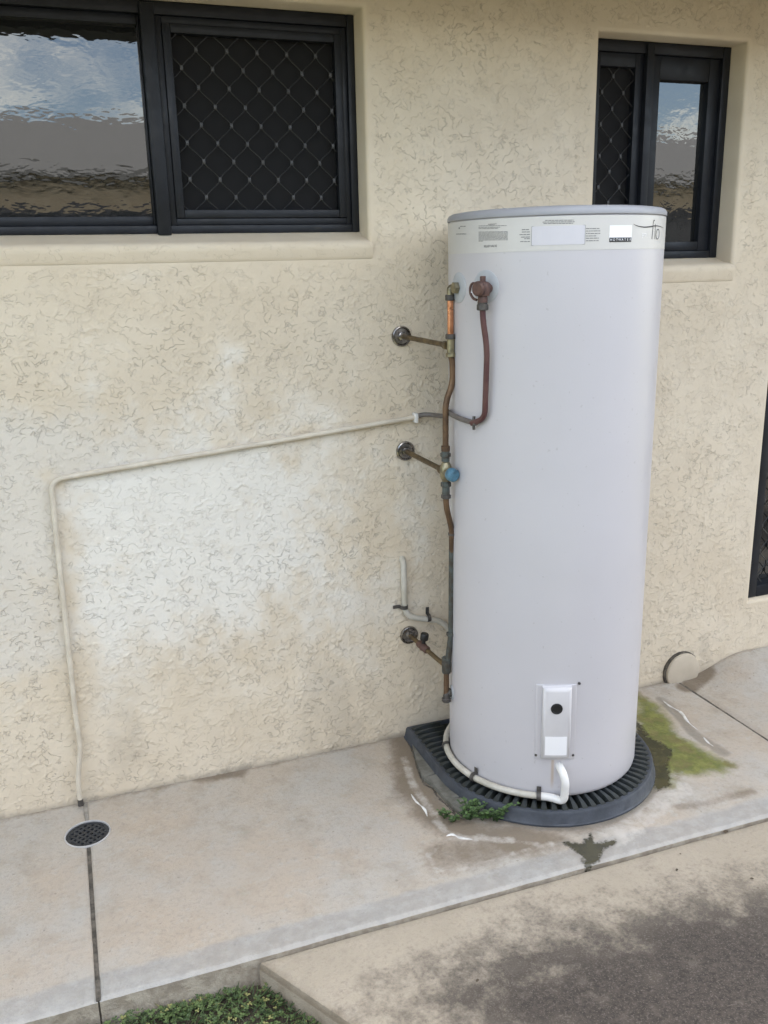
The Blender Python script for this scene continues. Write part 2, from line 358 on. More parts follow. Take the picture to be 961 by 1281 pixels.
def fields(P):
    x, y = P[:, 0], P[:, 1]; f = {}
    f['edge'] = ss(-y, .69, .79)
    f['rim'] = ss(-y, .795, .812)
    f['algae'] = ss(poly_sd(P, ALGAE), -.055, .055)
    f['wet'] = np.maximum(ss(poly_sd(P, WETR), -.03, .03), ss(poly_sd(P, PUD), -.026, .022))
    s = ss(poly_sd(P, STAINL), -.10, .02)*.95
    s = np.maximum(s, ss(poly_sd(P, FLOW), -.08, .05)*.68)
    s = np.maximum(s, (1-ss(np.linalg.norm(P-SPOT, axis=1), .004, .03))*.75)
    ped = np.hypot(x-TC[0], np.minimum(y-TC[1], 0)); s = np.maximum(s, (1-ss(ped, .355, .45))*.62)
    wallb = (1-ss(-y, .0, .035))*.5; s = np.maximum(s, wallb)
    s = np.maximum(s, (1-ss(seg_dist(P, gp([(250, 972), (300, 966)])), .01, .05))*.75)
    s = np.maximum(s, (1-ss(seg_dist(P, gp([(860, 860), (882, 845)])), .02, .06))*.9)
    s = np.maximum(s, (1-ss(seg_dist(P, gp([(600, 1050), (650, 1054), (700, 1050)])), .004, .026))*.8)
    s = np.maximum(s, (1-ss(seg_dist(P, gp([(545, 1078), (600, 1076), (650, 1064)])), .002, .02))*.6)
    s = np.maximum(s, (1-ss(seg_dist(P, gp([(850, 1010), (890, 1003), (940, 990)])), .004, .03))*.5)
    f['stain'] = s
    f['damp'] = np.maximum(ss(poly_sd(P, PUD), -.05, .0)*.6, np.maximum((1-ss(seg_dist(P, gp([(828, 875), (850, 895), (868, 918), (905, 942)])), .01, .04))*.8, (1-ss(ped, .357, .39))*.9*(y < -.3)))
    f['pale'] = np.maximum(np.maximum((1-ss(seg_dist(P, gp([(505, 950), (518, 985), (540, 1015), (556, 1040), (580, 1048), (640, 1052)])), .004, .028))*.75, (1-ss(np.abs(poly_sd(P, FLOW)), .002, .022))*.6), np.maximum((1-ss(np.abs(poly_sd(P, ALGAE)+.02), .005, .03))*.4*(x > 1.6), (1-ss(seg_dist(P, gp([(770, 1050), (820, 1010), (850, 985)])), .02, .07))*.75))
    return f
def nz(x, y, s): return mnoise.noise(Vector((x*s, y*s, .3)))
def slab(name, x0, x1, y0, y1, step, parent, hfun, notch=None, thick=.10):
    nx = max(int((x1-x0)/step), 2); ny = max(int((y1-y0)/step), 2)
    xs = np.linspace(x0, x1, nx+1); ys = np.linspace(y0, y1, ny+1)
    X, Y = np.meshgrid(xs, ys, indexing='ij')
    Xf, Yf = X.ravel().copy(), Y.ravel().copy()
    dead = np.zeros(len(Xf), bool)
    if notch is not None:
        c, r = notch; d = np.hypot(Xf-c[0], Yf-c[1]); dead = d < r
    F = []; idx = lambda i, j: i*(ny+1)+j
    for i in range(nx):
        for j in range(ny):
            q = (idx(i, j), idx(i+1, j), idx(i+1, j+1), idx(i, j+1))
            if all(dead[k] for k in q): continue
            F.append(q)
    if notch is not None:
        d = np.maximum(np.hypot(Xf-c[0], Yf-c[1]), 1e-6); k = dead
        Xf[k] = c[0]+(Xf[k]-c[0])/d[k]*r; Yf[k] = c[1]+(Yf[k]-c[1])/d[k]*r
        Xf = np.clip(Xf, x0, x1)
    Z = np.array([hfun(a, b) for a, b in zip(Xf, Yf)])
    e = np.minimum(np.minimum(Xf-x0, x1-Xf), Yf-y0); Z -= .006*(1-np.clip(e/.008, 0, 1))**2
    be = np.minimum(Xf-x0, x1-Xf) < 1e-6; Xf = Xf+np.where(be, np.array([.0013*nz(0, q, 25)+.0007*nz(5, q, 80) for q in Yf]), 0); Yf = Yf+np.where(Yf-y0 < 1e-6, np.array([.0014*nz(q, 3, 9)+.0008*nz(q, 8, 40) for q in Xf]), 0)
    V = list(zip(Xf, Yf, Z)); n0 = len(V)
    bnd = {}
    for q in F:
        for a, b in zip(q, q[1:]+q[:1]):
            if (b, a) in bnd: del bnd[(b, a)]
            else: bnd[(a, b)] = 1
    low = {}
    def L(k, z):
        if (k, z) not in low: low[k, z] = len(V); V.append((V[k][0], V[k][1], V[k][2] if z else -thick))
        return low[k, z]
    SF = [(L(b, 1), L(a, 1), L(a, 0), L(b, 0)) for a, b in list(bnd)]
    mb = MB(); mb.v = V; mb.f = F+SF; mb.m = [0]*len(mb.f)
    o = mb.build(name, M['path'], parent, smooth=50, recalc=True)
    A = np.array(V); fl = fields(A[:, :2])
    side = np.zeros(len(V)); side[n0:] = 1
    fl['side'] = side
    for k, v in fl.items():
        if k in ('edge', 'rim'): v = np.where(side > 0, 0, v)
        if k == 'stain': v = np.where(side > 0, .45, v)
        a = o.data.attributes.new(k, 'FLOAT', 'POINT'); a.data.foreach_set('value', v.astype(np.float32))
    return o
path = bpy.data.objects.new('concrete_path', None); COL.objects.link(path); struct(path)
def hmain(x, y):
    z = .0015*nz(x, y, 3)+.0006*nz(x, y, 14)
    if y < -.745: z -= .0015
    d = math.hypot(x-TC[0], min(y-TC[1], 0)); z += .004*math.exp(-((d-.41)/.035)**2)*(.6+.8*nz(x, y, 9))
    return z
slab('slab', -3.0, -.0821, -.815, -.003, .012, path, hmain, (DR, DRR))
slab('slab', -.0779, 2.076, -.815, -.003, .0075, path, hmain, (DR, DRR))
def hright(x, y):
    b = float(ss(np.array(x), 2.12, 2.38))*float(1-ss(np.array(-y), .0, .30))
    return .066*b+.001*nz(x, y, 4)
slab('slab', 2.082, 4.6, -.815, -.003, .014, path, hright)
mb = MB(); mb.box(-.0850, -.0750, -.812, DR[1]-DRR-.002, -.09, -.0026); mb.build('joint_dirt', M['jointdirt'], path)
mb = MB(); mb.box(-.0850, -.0750, DR[1]+DRR+.002, -.004, -.09, -.0012); mb.build('joint_filler', M['filler'], path)
mb = MB(); mb.box(2.0735, 2.0845, -.812, -.004, -.09, -.005); mb.build('joint_dirt', M['jointdirt'], path)
# cracked mortar haunch beside the stand
HA = gp([(516, 936), (521, 957), (529, 978)]); HB = gp([(529, 978), (541, 986), (556, 1004)]); HC = gp([(556, 1004), (566, 1014), (578, 1024)])
ang = lambda a, r=.352: (TC[0]+r*math.sin(rad(a)), TC[1]-r*math.cos(rad(a)))
for poly in ([(.9505+.006, -.10)]+HA+[(.957, -.275)], [(.9595, -.282)]+[(x+.002, y-.003) for x, y in HB]+[ang(-72)], [ang(-71)]+[(x+.002, y-.003) for x, y in HC]+[ang(-53)]):
    mb = MB(); mb.prism([(x, y) for x, y in poly], -.006, .016, 0, .002)
    mb.build('mortar_piece', M['mortar'], path)

CR = gp([(511, 926), (515, 936), (521, 957), (529, 978), (533, 983), (541, 986), (548, 997), (556, 1004), (566, 1014), (572, 1022), (582, 1027)])
def crack(pts, wd_):
    P = []
    for a, b in zip(pts[:-1], pts[1:]):
        for t in np.linspace(0, 1, 6, endpoint=False): P.append((a[0]+(b[0]-a[0])*t+random.uniform(-.0018, .0018)-.002, a[1]+(b[1]-a[1])*t+random.uniform(-.0018, .0018)-.002))
    P = np.array(P); T = np.gradient(P, axis=0); T /= np.linalg.norm(T, axis=1)[:, None]; N = np.stack([-T[:, 1], T[:, 0]], 1); V = []
    for i, q in enumerate(P):
        ww = wd_*random.uniform(.35, 1.1)
        for sgn, zz in ((-1, .0012), (0, .0036), (1, .0012)): V.append((q[0]+N[i][0]*ww*sgn, q[1]+N[i][1]*ww*sgn, hmain(q[0], q[1])+zz))
    mb = MB(); mb.add(V, [(3*i+k, 3*i+k+1, 3*i+k+4, 3*i+k+3) for i in range(len(P)-1) for k in range(2)]); mb.build('crack_dirt', M['jointdirt'], path)
crack(CR, .0042)
# driveway pad
def xl(y): return .2825+(-.822-y)*.59
vy = np.concatenate([np.linspace(-.822, -1.6, 66), np.linspace(-1.65, -5.5, 30)])
uu = np.concatenate([np.linspace(0, 2.1, 141), np.linspace(2.2, 7, 25)])
V = []; GR = []; LP = []
GB = [(.2, -1.25), (.44, -1.10), (.609, -1.00), (.886, -.945), (1.227, -.965), (1.604, -.985), (2.5, -1.02), (9, -1.1)]
gx, gy = zip(*GB)
for y in vy:
    for u in uu:
        x = xl(y)+u; z = -.009+.0015*nz(x, y, 2.5)-.006*(1-min(min(u, -.822-y)/.012, 1))**2
        V.append((x, y, z)); s = float(np.interp(x, gx, gy))-y; GR.append(min(s, (u-.10)*.9)); LP.append(max(0, 1-abs(u-.006)/.014))
nu = len(uu); F = [(i*nu+j, i*nu+j+1, (i+1)*nu+j+1, (i+1)*nu+j) for i in range(len(vy)-1) for j in range(nu-1)]
nb = len(V)
lo = [i*nu for i in range(len(vy))]                      # the slanted side
ys_ = len(V)
for k in lo: x, y, z = V[k]; V.append((x-.004, y, -.030)); GR.append(-.5); LP.append(.8)
for k in lo: x, y, z = V[k]; V.append((x-.005, y, -.034)); GR.append(-.5); LP.append(.5)
for k in lo: x, y, z = V[k]; V.append((x-.005, y, -.12)); GR.append(-.5); LP.append(.75)
n = len(lo)
for i in range(n-1):
    F.append((lo[i], lo[i+1], ys_+i+1, ys_+i))
    for r in range(2): F.append((ys_+r*n+i, ys_+r*n+i+1, ys_+(r+1)*n+i+1, ys_+(r+1)*n+i))
tp = list(range(nu)); t0 = len(V)
for k in tp: x, y, z = V[k]; V.append((x, y, -.12)); GR.append(-.5); LP.append(1)
for i in range(nu-1): F.append((tp[i+1], tp[i], t0+i, t0+i+1))
mb = MB(); mb.v = V; mb.f = F; mb.m = [0]*len(F)
pad = struct(mb.build('driveway_pad', M['pad'], None, smooth=40))
for k, v in (('grime', GR), ('lip', LP)):
    a = pad.data.attributes.new(k, 'FLOAT', 'POINT'); a.data.foreach_set('value', np.array(v, np.float32))

# ---------------------------------------------------------------- the house
house = empty('house', 'cream textured stucco house wall with charcoal framed windows', 'house')
H1 = dict(x0=-2.2, x1=.879, zt=2.234, edge=1.622, bot=1.573, zf=1.652)
H2 = dict(x0=1.631, x1=2.185, zt=2.219, edge=1.530, bot=1.476, zf=1.555)
H3 = dict(x0=2.394, x1=3.9, zt=2.2, edge=None, bot=.273, zf=.276)
HD = .150
WX0, WX1, WZ0, WZ1 = -4.0, 6.0, -.12, 2.42
RBW = .011
def wall_fields(x, z):
    pl = 1.006+(x+.063)*.0823                                  # height of the drain line at x
    n5 = fbm(x*4, z*4, 5, .6, 1); n6 = fbm(x*9, z*9, 5, .65, 2); n7 = fbm(x*3, z*1.2, 4, .6, 8)
    w1 = ss(pl-z, -.01, .015)*ss(x, -.09, .03)*(1-ss(x, .45, 1.05))*ss(z, .16, .70)*1.3
    w3 = ss(z, .98, 1.06)*(1-ss(z, 1.10, 1.32))*ss(x, -.1, .3)*(1-ss(x, .6, 1.0))*.62
    w4 = (1-ss(np.abs(x-1.0), .02, .10))*ss(z, .45, .6)*(1-ss(z, .9, 1.05))*.5
    w5 = np.exp(-(((x-.46)/.05)**2+((z-1.31)/.04)**2))*.75+np.exp(-(((x-2.6)/.06)**2+((z-1.25)/.15)**2))*.6+.45*np.exp(-(((x-.1)/.06)**2+((z-1.27)/.07)**2))+.4*np.exp(-(((x-.2)/.05)**2+((z-1.54)/.03)**2))
    wf = np.maximum(np.maximum(w1, w3), np.maximum(w4, w5))
    white = ss(wf+.40*n5+.42*n6*(.4+wf), .05, 1.35)*.85*(wf > .02)
    gz = np.maximum((1-ss(x, -.1, .0))*ss(z, .25, .6)*(1-ss(z, .95, 1.25)), ss(z, .92, 1.05)*(1-ss(z, 1.1, 1.35))*(1-ss(x, .1, .5)))
    gz = np.maximum(gz, .55*ss(z, .2, .5)*(1-ss(z, .6, 1.1))*ss(x, .3, .7)*(1-ss(x, .9, 1.1)))
    grey = ss(gz*.9+.5*n5+.3*n6, .15, .95)*.75*(gz > .01)
    damp = np.clip((1-ss(z, .0, .022))*.35+ss(n6, .15, .5)*(1-ss(z, .0, .06))*.35, 0, 1)
    damp = np.maximum(damp, .22*ss(n7+.3*n6, .10, .5)*(1-ss(z, .1, .5)))
    tone = np.clip(.5+.7*n5+.3*n6, 0, 1)
    return dict(white=white, grey=grey, damp=damp, tone=tone)
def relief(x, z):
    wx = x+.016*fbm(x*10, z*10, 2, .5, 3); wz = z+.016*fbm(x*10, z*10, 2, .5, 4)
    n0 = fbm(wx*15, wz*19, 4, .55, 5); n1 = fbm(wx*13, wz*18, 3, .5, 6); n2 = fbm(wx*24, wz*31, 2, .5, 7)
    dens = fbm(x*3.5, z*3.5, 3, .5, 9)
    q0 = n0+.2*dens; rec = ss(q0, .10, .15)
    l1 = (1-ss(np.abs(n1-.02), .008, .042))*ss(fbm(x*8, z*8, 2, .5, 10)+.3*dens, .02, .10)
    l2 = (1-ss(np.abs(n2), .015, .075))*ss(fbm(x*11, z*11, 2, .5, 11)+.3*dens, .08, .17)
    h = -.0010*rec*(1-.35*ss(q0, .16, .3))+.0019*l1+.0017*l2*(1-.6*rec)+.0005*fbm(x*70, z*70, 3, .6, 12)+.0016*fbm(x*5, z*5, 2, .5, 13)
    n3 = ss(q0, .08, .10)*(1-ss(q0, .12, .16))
    return h, np.clip(.14*n3+.05*rec+.06*l1+.06*l2, 0, .5)  # second value: mask for the shade painted on recesses and ridges
def mesh_np(name, V, F, mat, parent, attrs):
    me = bpy.data.meshes.new(name); nf = len(F); me.vertices.add(len(V)); me.vertices.foreach_set('co', V.astype(np.float32).ravel())
    me.loops.add(nf*4); me.loops.foreach_set('vertex_index', F.astype(np.int32).ravel())
    me.polygons.add(nf); me.polygons.foreach_set('loop_start', np.arange(0, nf*4, 4, dtype=np.int32))
    me.update(calc_edges=True); me.polygons.foreach_set('use_smooth', np.ones(nf, bool))
    me.materials.append(mat)
    for k, v in attrs.items():
        a = me.attributes.new(k, 'FLOAT', 'POINT'); a.data.foreach_set('value', np.asarray(v, np.float32))
    o = bpy.data.objects.new(name, me); COL.objects.link(o); o.parent = parent; return o
def wall():
    hs = [(h['x0']-RBW, h['x1']+RBW, h['bot']-(0 if h['edge'] else RBW), h['zt']+RBW) for h in (H1, H2, H3)]
    def lines(a, b, cuts, f0, f1, fine):
        c = sorted(set([a, b, f0, f1]+cuts)); r = []
        for p, q in zip(c[:-1], c[1:]):
            st = fine if (p >= f0-1e-6 and q <= f1+1e-6) else .05
            r += list(np.linspace(p, q, max(int(math.ceil((q-p)/st)), 1)+1)[:-1])
        return np.array(r+[b])
    xs = lines(WX0, WX1, [q for h in hs for q in h[:2]], -.55, 2.75, .0031); zs = lines(WZ0, WZ1, [q for h in hs for q in h[2:]], -.02, 2.42, .0031)
    X, Z = np.meshgrid(xs, zs, indexing='ij'); x, z = X.ravel(), Z.ravel()
    dist = np.full(len(x), 1.0)
    for h in hs:
        dx = np.maximum(np.maximum(h[0]-x, x-h[1]), 0); dz = np.maximum(np.maximum(h[2]-z, z-h[3]), 0); dist = np.minimum(dist, np.hypot(dx, dz))
    h, relief_shade = relief(x, z); k = ss(dist, .0, .02)
    A = wall_fields(x, z); A['dirt'] = relief_shade*k; A['rough'] = k*(.6+.5*ss(fbm(x*3, z*3, 3, .5, 21)+.5*fbm(x*9, z*9, 2, .5, 22), -.25, .25))
    V = np.stack([x, -h*k, z], 1)
    nx, nz2 = len(xs), len(zs); i, j = np.meshgrid(np.arange(nx-1), np.arange(nz2-1), indexing='ij'); i = i.ravel(); j = j.ravel()
    cx, cz = (xs[i]+xs[i+1])/2, (zs[j]+zs[j+1])/2; keep = np.ones(len(i), bool)
    for q in hs: keep &= ~((q[0] < cx) & (cx < q[1]) & (q[2] < cz) & (cz < q[3]))
    i, j = i[keep], j[keep]; F = np.stack([i*nz2+j, (i+1)*nz2+j, (i+1)*nz2+j+1, i*nz2+j+1], 1)
    mesh_np('wall', V, F, M['stucco'], house, A)
def reveals(h):
    P = []; F = []
    def strip(rows):
        R = [[(P.append(p), len(P)-1)[1] for p in r] for r in rows]
        for a, b in zip(R[:-1], R[1:]):
            for k in range(len(a)-1): F.append((a[k], b[k], b[k+1], a[k+1]))
    prof = [(RBW*(1-math.sin(t)), RBW*(1-math.cos(t))) for t in np.linspace(0, PI/2, 5)]+[(0, HD*q) for q in (.2, .35, .5, .65, 1)]
    rows = []
    for o, y in prof:
        b = h['bot']-(0 if h['edge'] else o)
        if h['edge'] and y > .02: b = h['edge']+(h['zf']-h['edge'])*min(y/.085, 1.2)-.01
        pts = [(h['x0']-o, b), (h['x0']-o, h['zt']+o), (h['x1']+o, h['zt']+o), (h['x1']+o, b)]; row = []
        for (ax, az), (bx, bz) in zip(pts[:-1], pts[1:]): row += [(ax+(bx-ax)*t, y, az+(bz-az)*t) for t in np.linspace(0, 1, 60)[:-1]]
        rows.append(row+[(pts[-1][0], y, pts[-1][1])])
    strip(rows)
    if h['edge']:
        e = h['edge']; pr = [(HD, h['zf']+.012), (.085, h['zf']), (.05, e+(h['zf']-e)*.5), (.02, e+.008), (.006, e+.004), (-.002, e), (-.007, e-.005), (-.010, e-.013), (-.009, e-.022), (-.004, h['bot']+.010), (-.001, h['bot']+.002), (.001, h['bot'])]
    else: pr = [(HD, h['bot']), (.01, h['bot']), (.003, h['bot']-.004), (0, h['bot']-RBW)]
    rows = []
    for y, z in pr:
        xa, xb = h['x0'], h['x1']
        if y < .01: xa, xb = xa-RBW*.9, xb+RBW*.9
        rows.append([(xx, y+(.0012*nz(xx, z, 22)+.0008*nz(xx, z, 60) if -.02 < y < .03 else 0), z) for xx in np.linspace(xa, xb, 240)])
    strip(rows); P_ = np.array(P); A = wall_fields(P_[:, 0], P_[:, 2]); A['dirt'] = np.zeros(len(P)); A['rough'] = np.where(P_[:, 1] < -.003, .5, 0.)
    mesh_np('window_reveal', P_, np.array(F), M['stucco'], house, A)
wall()
for h in (H1, H2, H3): reveals(h)
mb = MB(); mb.box(WX0, WX0+.2, .16, 8, -.1, 2.42); mb.box(WX1-.2, WX1, .16, 8, -.1, 2.42); mb.box(WX0+.21, WX1-.21, 7.8, 8, -.1, 2.42); mb.build('wall', M['soffit'], house)
mb = MB(); mb.box(WX0+.02, WX1-.02, .17, .19, -.1, 2.40); mb.build('lining', M['screen'], house)
mb = MB()   # skillion roof sheet rising over the house
E0, E1, RZ = -.66, 8.6, 2.49
mb.add([(WX0-.6, E0, RZ), (WX1+.6, E0, RZ), (WX1+.6, 4, RZ+1.6), (WX0-.6, 4, RZ+1.6), (WX1+.6, E1, RZ), (WX0-.6, E1, RZ),
        (WX0-.6, E0, RZ-.03), (WX1+.6, E0, RZ-.03), (WX1+.6, 4, RZ+1.57), (WX0-.6, 4, RZ+1.57), (WX1+.6, E1, RZ-.03), (WX0-.6, E1, RZ-.03)],
       [(0, 1, 2, 3), (3, 2, 4, 5), (6, 9, 8, 7), (9, 11, 10, 8), (0, 6, 7, 1), (5, 4, 10, 11), (1, 7, 8, 2), (2, 8, 10, 4), (0, 3, 9, 6), (3, 5, 11, 9)])
mb.build('roof', M['roof'], house)
mb = MB(); mb.box(WX0-.58, WX1+.58, -.56, -.010, 2.405, 2.418); mb.build('soffit', M['soffit'], house)
mb = MB(); mb.box(WX0-.58, WX1+.58, -.585, -.562, 2.345, 2.45); mb.build('fascia', M['trim'], house)
mb = MB(); mb.box(WX0-.6, WX1+.6, -.70, -.587, 2.318, 2.325); mb.box(WX0-.6, WX1+.6, -.706, -.70, 2.318, 2.44); mb.box(WX0-.6, WX1+.6, -.594, -.587, 2.326, 2.43); mb.build('gutter', M['trim'], house)

def bars(x0, x1, z0, z1, wd, y0, y1, b=.002, wt=None, wb=None, wl=None, wr=None):
    mb = MB(); wt = wd if wt is None else wt; wb = wd if wb is None else wb; wl = wd if wl is None else wl; wr = wd if wr is None else wr
    mb.box(x0, x0+wl, y0, y1, z0, z1, b); mb.box(x1-wr, x1, y0, y1, z0, z1, b)
    mb.box(x0+wl+.0003, x1-wr-.0003, y0+.0007, y1, z0, z0+wb, b); mb.box(x0+wl+.0003, x1-wr-.0003, y0+.0007, y1, z1-wt, z1, b); return mb
# In the expanded grille neighbouring strands meet at the knots: strand i swings half a pitch to either side of its line.
def grille(x0, x1, z0, z1, y, ph=(0, 0), PX=.0775, PZ=.102):
    mb = MB(); hz = PZ/2; kn = .0055; PX = PX/2; A = PX/2-.0020
    def clip(p, q):
        t0, t1 = 0., 1.
        for k, (lo_, hi_) in enumerate(((x0, x1), (z0, z1))):
            d = q[k]-p[k]
            if abs(d) < 1e-9:
                if not lo_ <= p[k] <= hi_: return None
                continue
            a, b = (lo_-p[k])/d, (hi_-p[k])/d
            if a > b: a, b = b, a
            t0, t1 = max(t0, a), min(t1, b)
        if t0 >= t1: return None
        f = lambda t: (p[0]+(q[0]-p[0])*t, y, p[1]+(q[1]-p[1])*t)
        return f(t0), f(t1)
    for i in range(int((x0-ph[0])/PX)-2, int((x1-ph[0])/PX)+3):
        c = ph[0]+(i+.5)*PX; pts = []
        for j in range(int((z0-ph[1])/hz)-2, int((z1-ph[1])/hz)+3):
            s = 1 if (i+j) % 2 else -1; zc = ph[1]+j*hz; x = c+s*A
            for t in (-.46, -.38, -.3, -.22, -.12, .12, .22, .3, .38, .46): pts.append((c+s*A*(1-max(0, (abs(t)-.10)/.40)**1.25), zc+t*hz))
            if s > 0 and x0+.004 < x+.0024 < x1-.004 and z0+.01 < zc < z1-.01: mb.box(x-.0022, x+.0062, y-.0036, y+.0036, zc-.0062, zc+.0062, .001, 1)
        run = []
        for p, q in zip(pts[:-1], pts[1:]):
            r = clip(p, q)
            if r is None:
                if len(run) > 1: mb.tube(run, .0017, 6)
                run = []; continue
            if not run: run = [r[0]]
            run.append(r[1])
        if len(run) > 1: mb.tube(run, .0017, 6)
    return mb
def win(label): 
    o = bpy.data.objects.new('window', None); COL.objects.link(o); o.parent = house; o['label'] = label; return o
YF = .078
# wide window: fixed obscure pane, mullion, sliding screen
wd = win('wide window with a fixed obscure pane and a screened sash')
bars(H1['x0']+.001, .8785, 1.652, 2.233, .03, YF, .148, .003, wt=.032, wb=.022, wr=.022).build('frame', M['frame'], wd, 30)
mb = MB(); mb.box(.290, .327, YF-.012, .146, 1.648, 2.225, .003); mb.build('mullion', M['frame'], wd, 30)
bars(-2.16, .2895, 1.6745, 2.2005, .024, YF+.014, .14, .002, wr=.006).build('sash', M['frame'], wd, 30)
mb = MB(); mb.box(-2.13, .2845, YF+.032, YF+.038, 1.698, 2.177); mb.build('pane', M['glass'], wd)
bars(.3275, .856, 1.6745, 2.2005, .018, YF+.008, .14, .002, wr=.014).build('sash', M['frame'], wd, 30)
bars(.346, .8415, 1.693, 2.182, .022, YF+.003, YF+.03, .002).build('screen_frame', M['frame'], wd, 30)
grille(.3685, .8190, 1.7155, 2.1595, YF+.016, (.4331, 2.1248), .0835, .0941).build('security_grille', [M['grille'], M['knot']], wd, 40)
mb = MB(); mb.box(.350, .838, YF+.034, YF+.037, 1.70, 2.178); mb.build('flyscreen', M['screen'], wd)
mb = MB(); mb.box(.74, .762, YF-.0005, YF+.003, 1.660, 1.666); mb.build('drain_slot', M['black'], wd)
# narrow window
wd = win('narrow window with a screened sash beside a hammered pane')
bars(1.632, 2.1845, 1.555, 2.2185, .03, YF, .148, .003, wt=.035, wb=.024, wr=.03).build('frame', M['frame'], wd, 30)
mb = MB(); mb.box(1.853, 1.880, YF-.010, .146, 1.552, 2.212, .003); mb.build('mullion', M['frame'], wd, 30)
bars(1.880, 2.154, 1.5795, 2.183, .040, YF+.012, .14, .002, wt=.07, wb=.03, wr=.042).build('sash', M['frame'], wd, 30)
mb = MB(); mb.box(1.918, 2.114, YF+.034, YF+.040, 1.607, 2.116); mb.build('pane', M['glass2'], wd)
bars(1.6625, 1.8525, 1.5795, 2.183, .03, YF+.008, .14, .002, wt=.04).build('screen_frame', M['frame'], wd, 30)
grille(1.690, 1.8235, 1.607, 2.146, YF+.018, (1.7463, 2.116), .0797, .0950).build('security_grille', [M['grille'], M['knot']], wd, 40)
mb = MB(); mb.box(1.69, 1.826, YF+.034, YF+.037, 1.607, 2.146); mb.build('flyscreen', M['screen'], wd)
mb = MB(); mb.box(2.03, 2.046, YF-.0005, YF+.003, 1.564, 1.569); mb.build('drain_slot', M['black'], wd)
# tall window at the right
wd = win('tall window with a charcoal frame and diamond security grille')
bars(2.395, 3.899, .275, 2.199, .052, .022, .148, .003, wb=.045).build('frame', M['frame'], wd, 30)
mb = MB(); mb.box(2.448, 3.846, .075, .081, .321, 2.146); mb.build('pane', M['glass2'], wd)
grille(2.448, 3.846, .321, 2.146, .05, (2.47, .35)).build('security_grille', [M['grille'], M['knot']], wd, 40)

# ---------------------------------------------------------------- stand under the heater
stand = empty('heater_stand', 'dark grey rubber stand with ribbed top under the water heater', 'stand')
SR = .357; SYB = -.014
def outline(o, n=48):
    r = SR-o; P = [(TC[0]-r, SYB-o*.5), (TC[0]-r, SYB-.08), (TC[0]-r, SYB-.16), (TC[0]-r, TC[1])]
    P += [(TC[0]+r*math.sin(t), TC[1]-r*math.cos(t)) for t in np.linspace(-PI/2, PI/2, n+1)[1:-1]]
    return P+[(TC[0]+r, TC[1]), (TC[0]+r, SYB-.16), (TC[0]+r, SYB-.08), (TC[0]+r, SYB-o*.5)]
rings = [(0, .001), (0, .006), (.003, .009), (.008, .037), (.0115, .0425), (.017, .044), (.025, .0425), (.029, .030)]
mb = MB(); V = []; F = []; n = len(outline(0))
for o, z in rings: V += [(x, y, z+.0008*nz(x, y, 12)) for x, y in outline(o)]
for k in range(len(rings)-1):
    for i in range(n): F.append((k*n+i, k*n+(i+1) % n, (k+1)*n+(i+1) % n, (k+1)*n+i))
F += [tuple((len(rings)-1)*n+i for i in range(n)), tuple(range(n))[::-1]]
mb.add(V, F, 0); mb.m[-2] = 1; mb.build('base', [M['stand'], M['mould']], stand, 35)
rb = MB(); V = []                      # one radial rib, wide at the tank and running out to a point on the rim
for x, wv, zt in ((.235, .0052, .0515), (.290, .0070, .0515), (.320, .0118, .0490), (.3385, .0146, .0440)):
    V += [(x, -wv, .028), (x, -wv*.55, zt), (x, wv*.55, zt), (x, wv, .028)]
F = [(0, 1, 2, 3)]+[(k*4+i, k*4+(i+1) % 4, k*4+4+(i+1) % 4, k*4+4+i) for k in range(3) for i in range(4)]+[(12, 15, 14, 13)]
rb.add(V, F); rme = rb.mesh('rib', M['rib'], 50)
def rib(mat):
    o = bpy.data.objects.new('rib', rme); COL.objects.link(o); o.parent = stand; o.matrix_local = mat
for t in np.linspace(-87.5, 87.5, 36): rib(Matrix.Translation((TC[0], TC[1], 0)) @ Matrix.Rotation(rad(t-90)+rad(random.uniform(-.4, .4)), 4, 'Z'))
for y in np.arange(TC[1]+.030, SYB-.02, .030):
    rib(Matrix.Translation((TC[0], y, 0)) @ Matrix.Rotation(PI, 4, 'Z')); rib(Matrix.Translation((TC[0], y, 0)))

# ---------------------------------------------------------------- water heater
ZB, ZT = .0525, 1.682
wh = empty('water_heater', 'tall pale grey cylindrical water heater standing on its rubber stand', 'water heater')
mb = MB(); n = 128
mb.lathe([(TR-.030, ZB), (TR-.012, ZB), (TR-.006, ZB+.002), (TR-.002, ZB+.007), (TR, ZB+.016)]+[(TR, z) for z in np.linspace(.12, 1.60, 14)]+[(TR, 1.6595), (TR-.004, 1.660), (TR-.004, 1.664)], (TC[0], TC[1], 0), n=n)
mb.build('tank', M['tank'], wh, 40)
mb = MB(); mb.lathe([(TR-.006, 1.6625), (TR+.002, 1.6625), (TR+.0025, 1.665), (TR+.002, 1.672), (TR-.002, 1.678), (TR-.009, 1.6815), (TR-.03, 1.6845), (TR*.6, 1.690), (.02, 1.693)], (TC[0], TC[1], 0), n=n)
mb.build('lid', M['lid'], wh, 50)
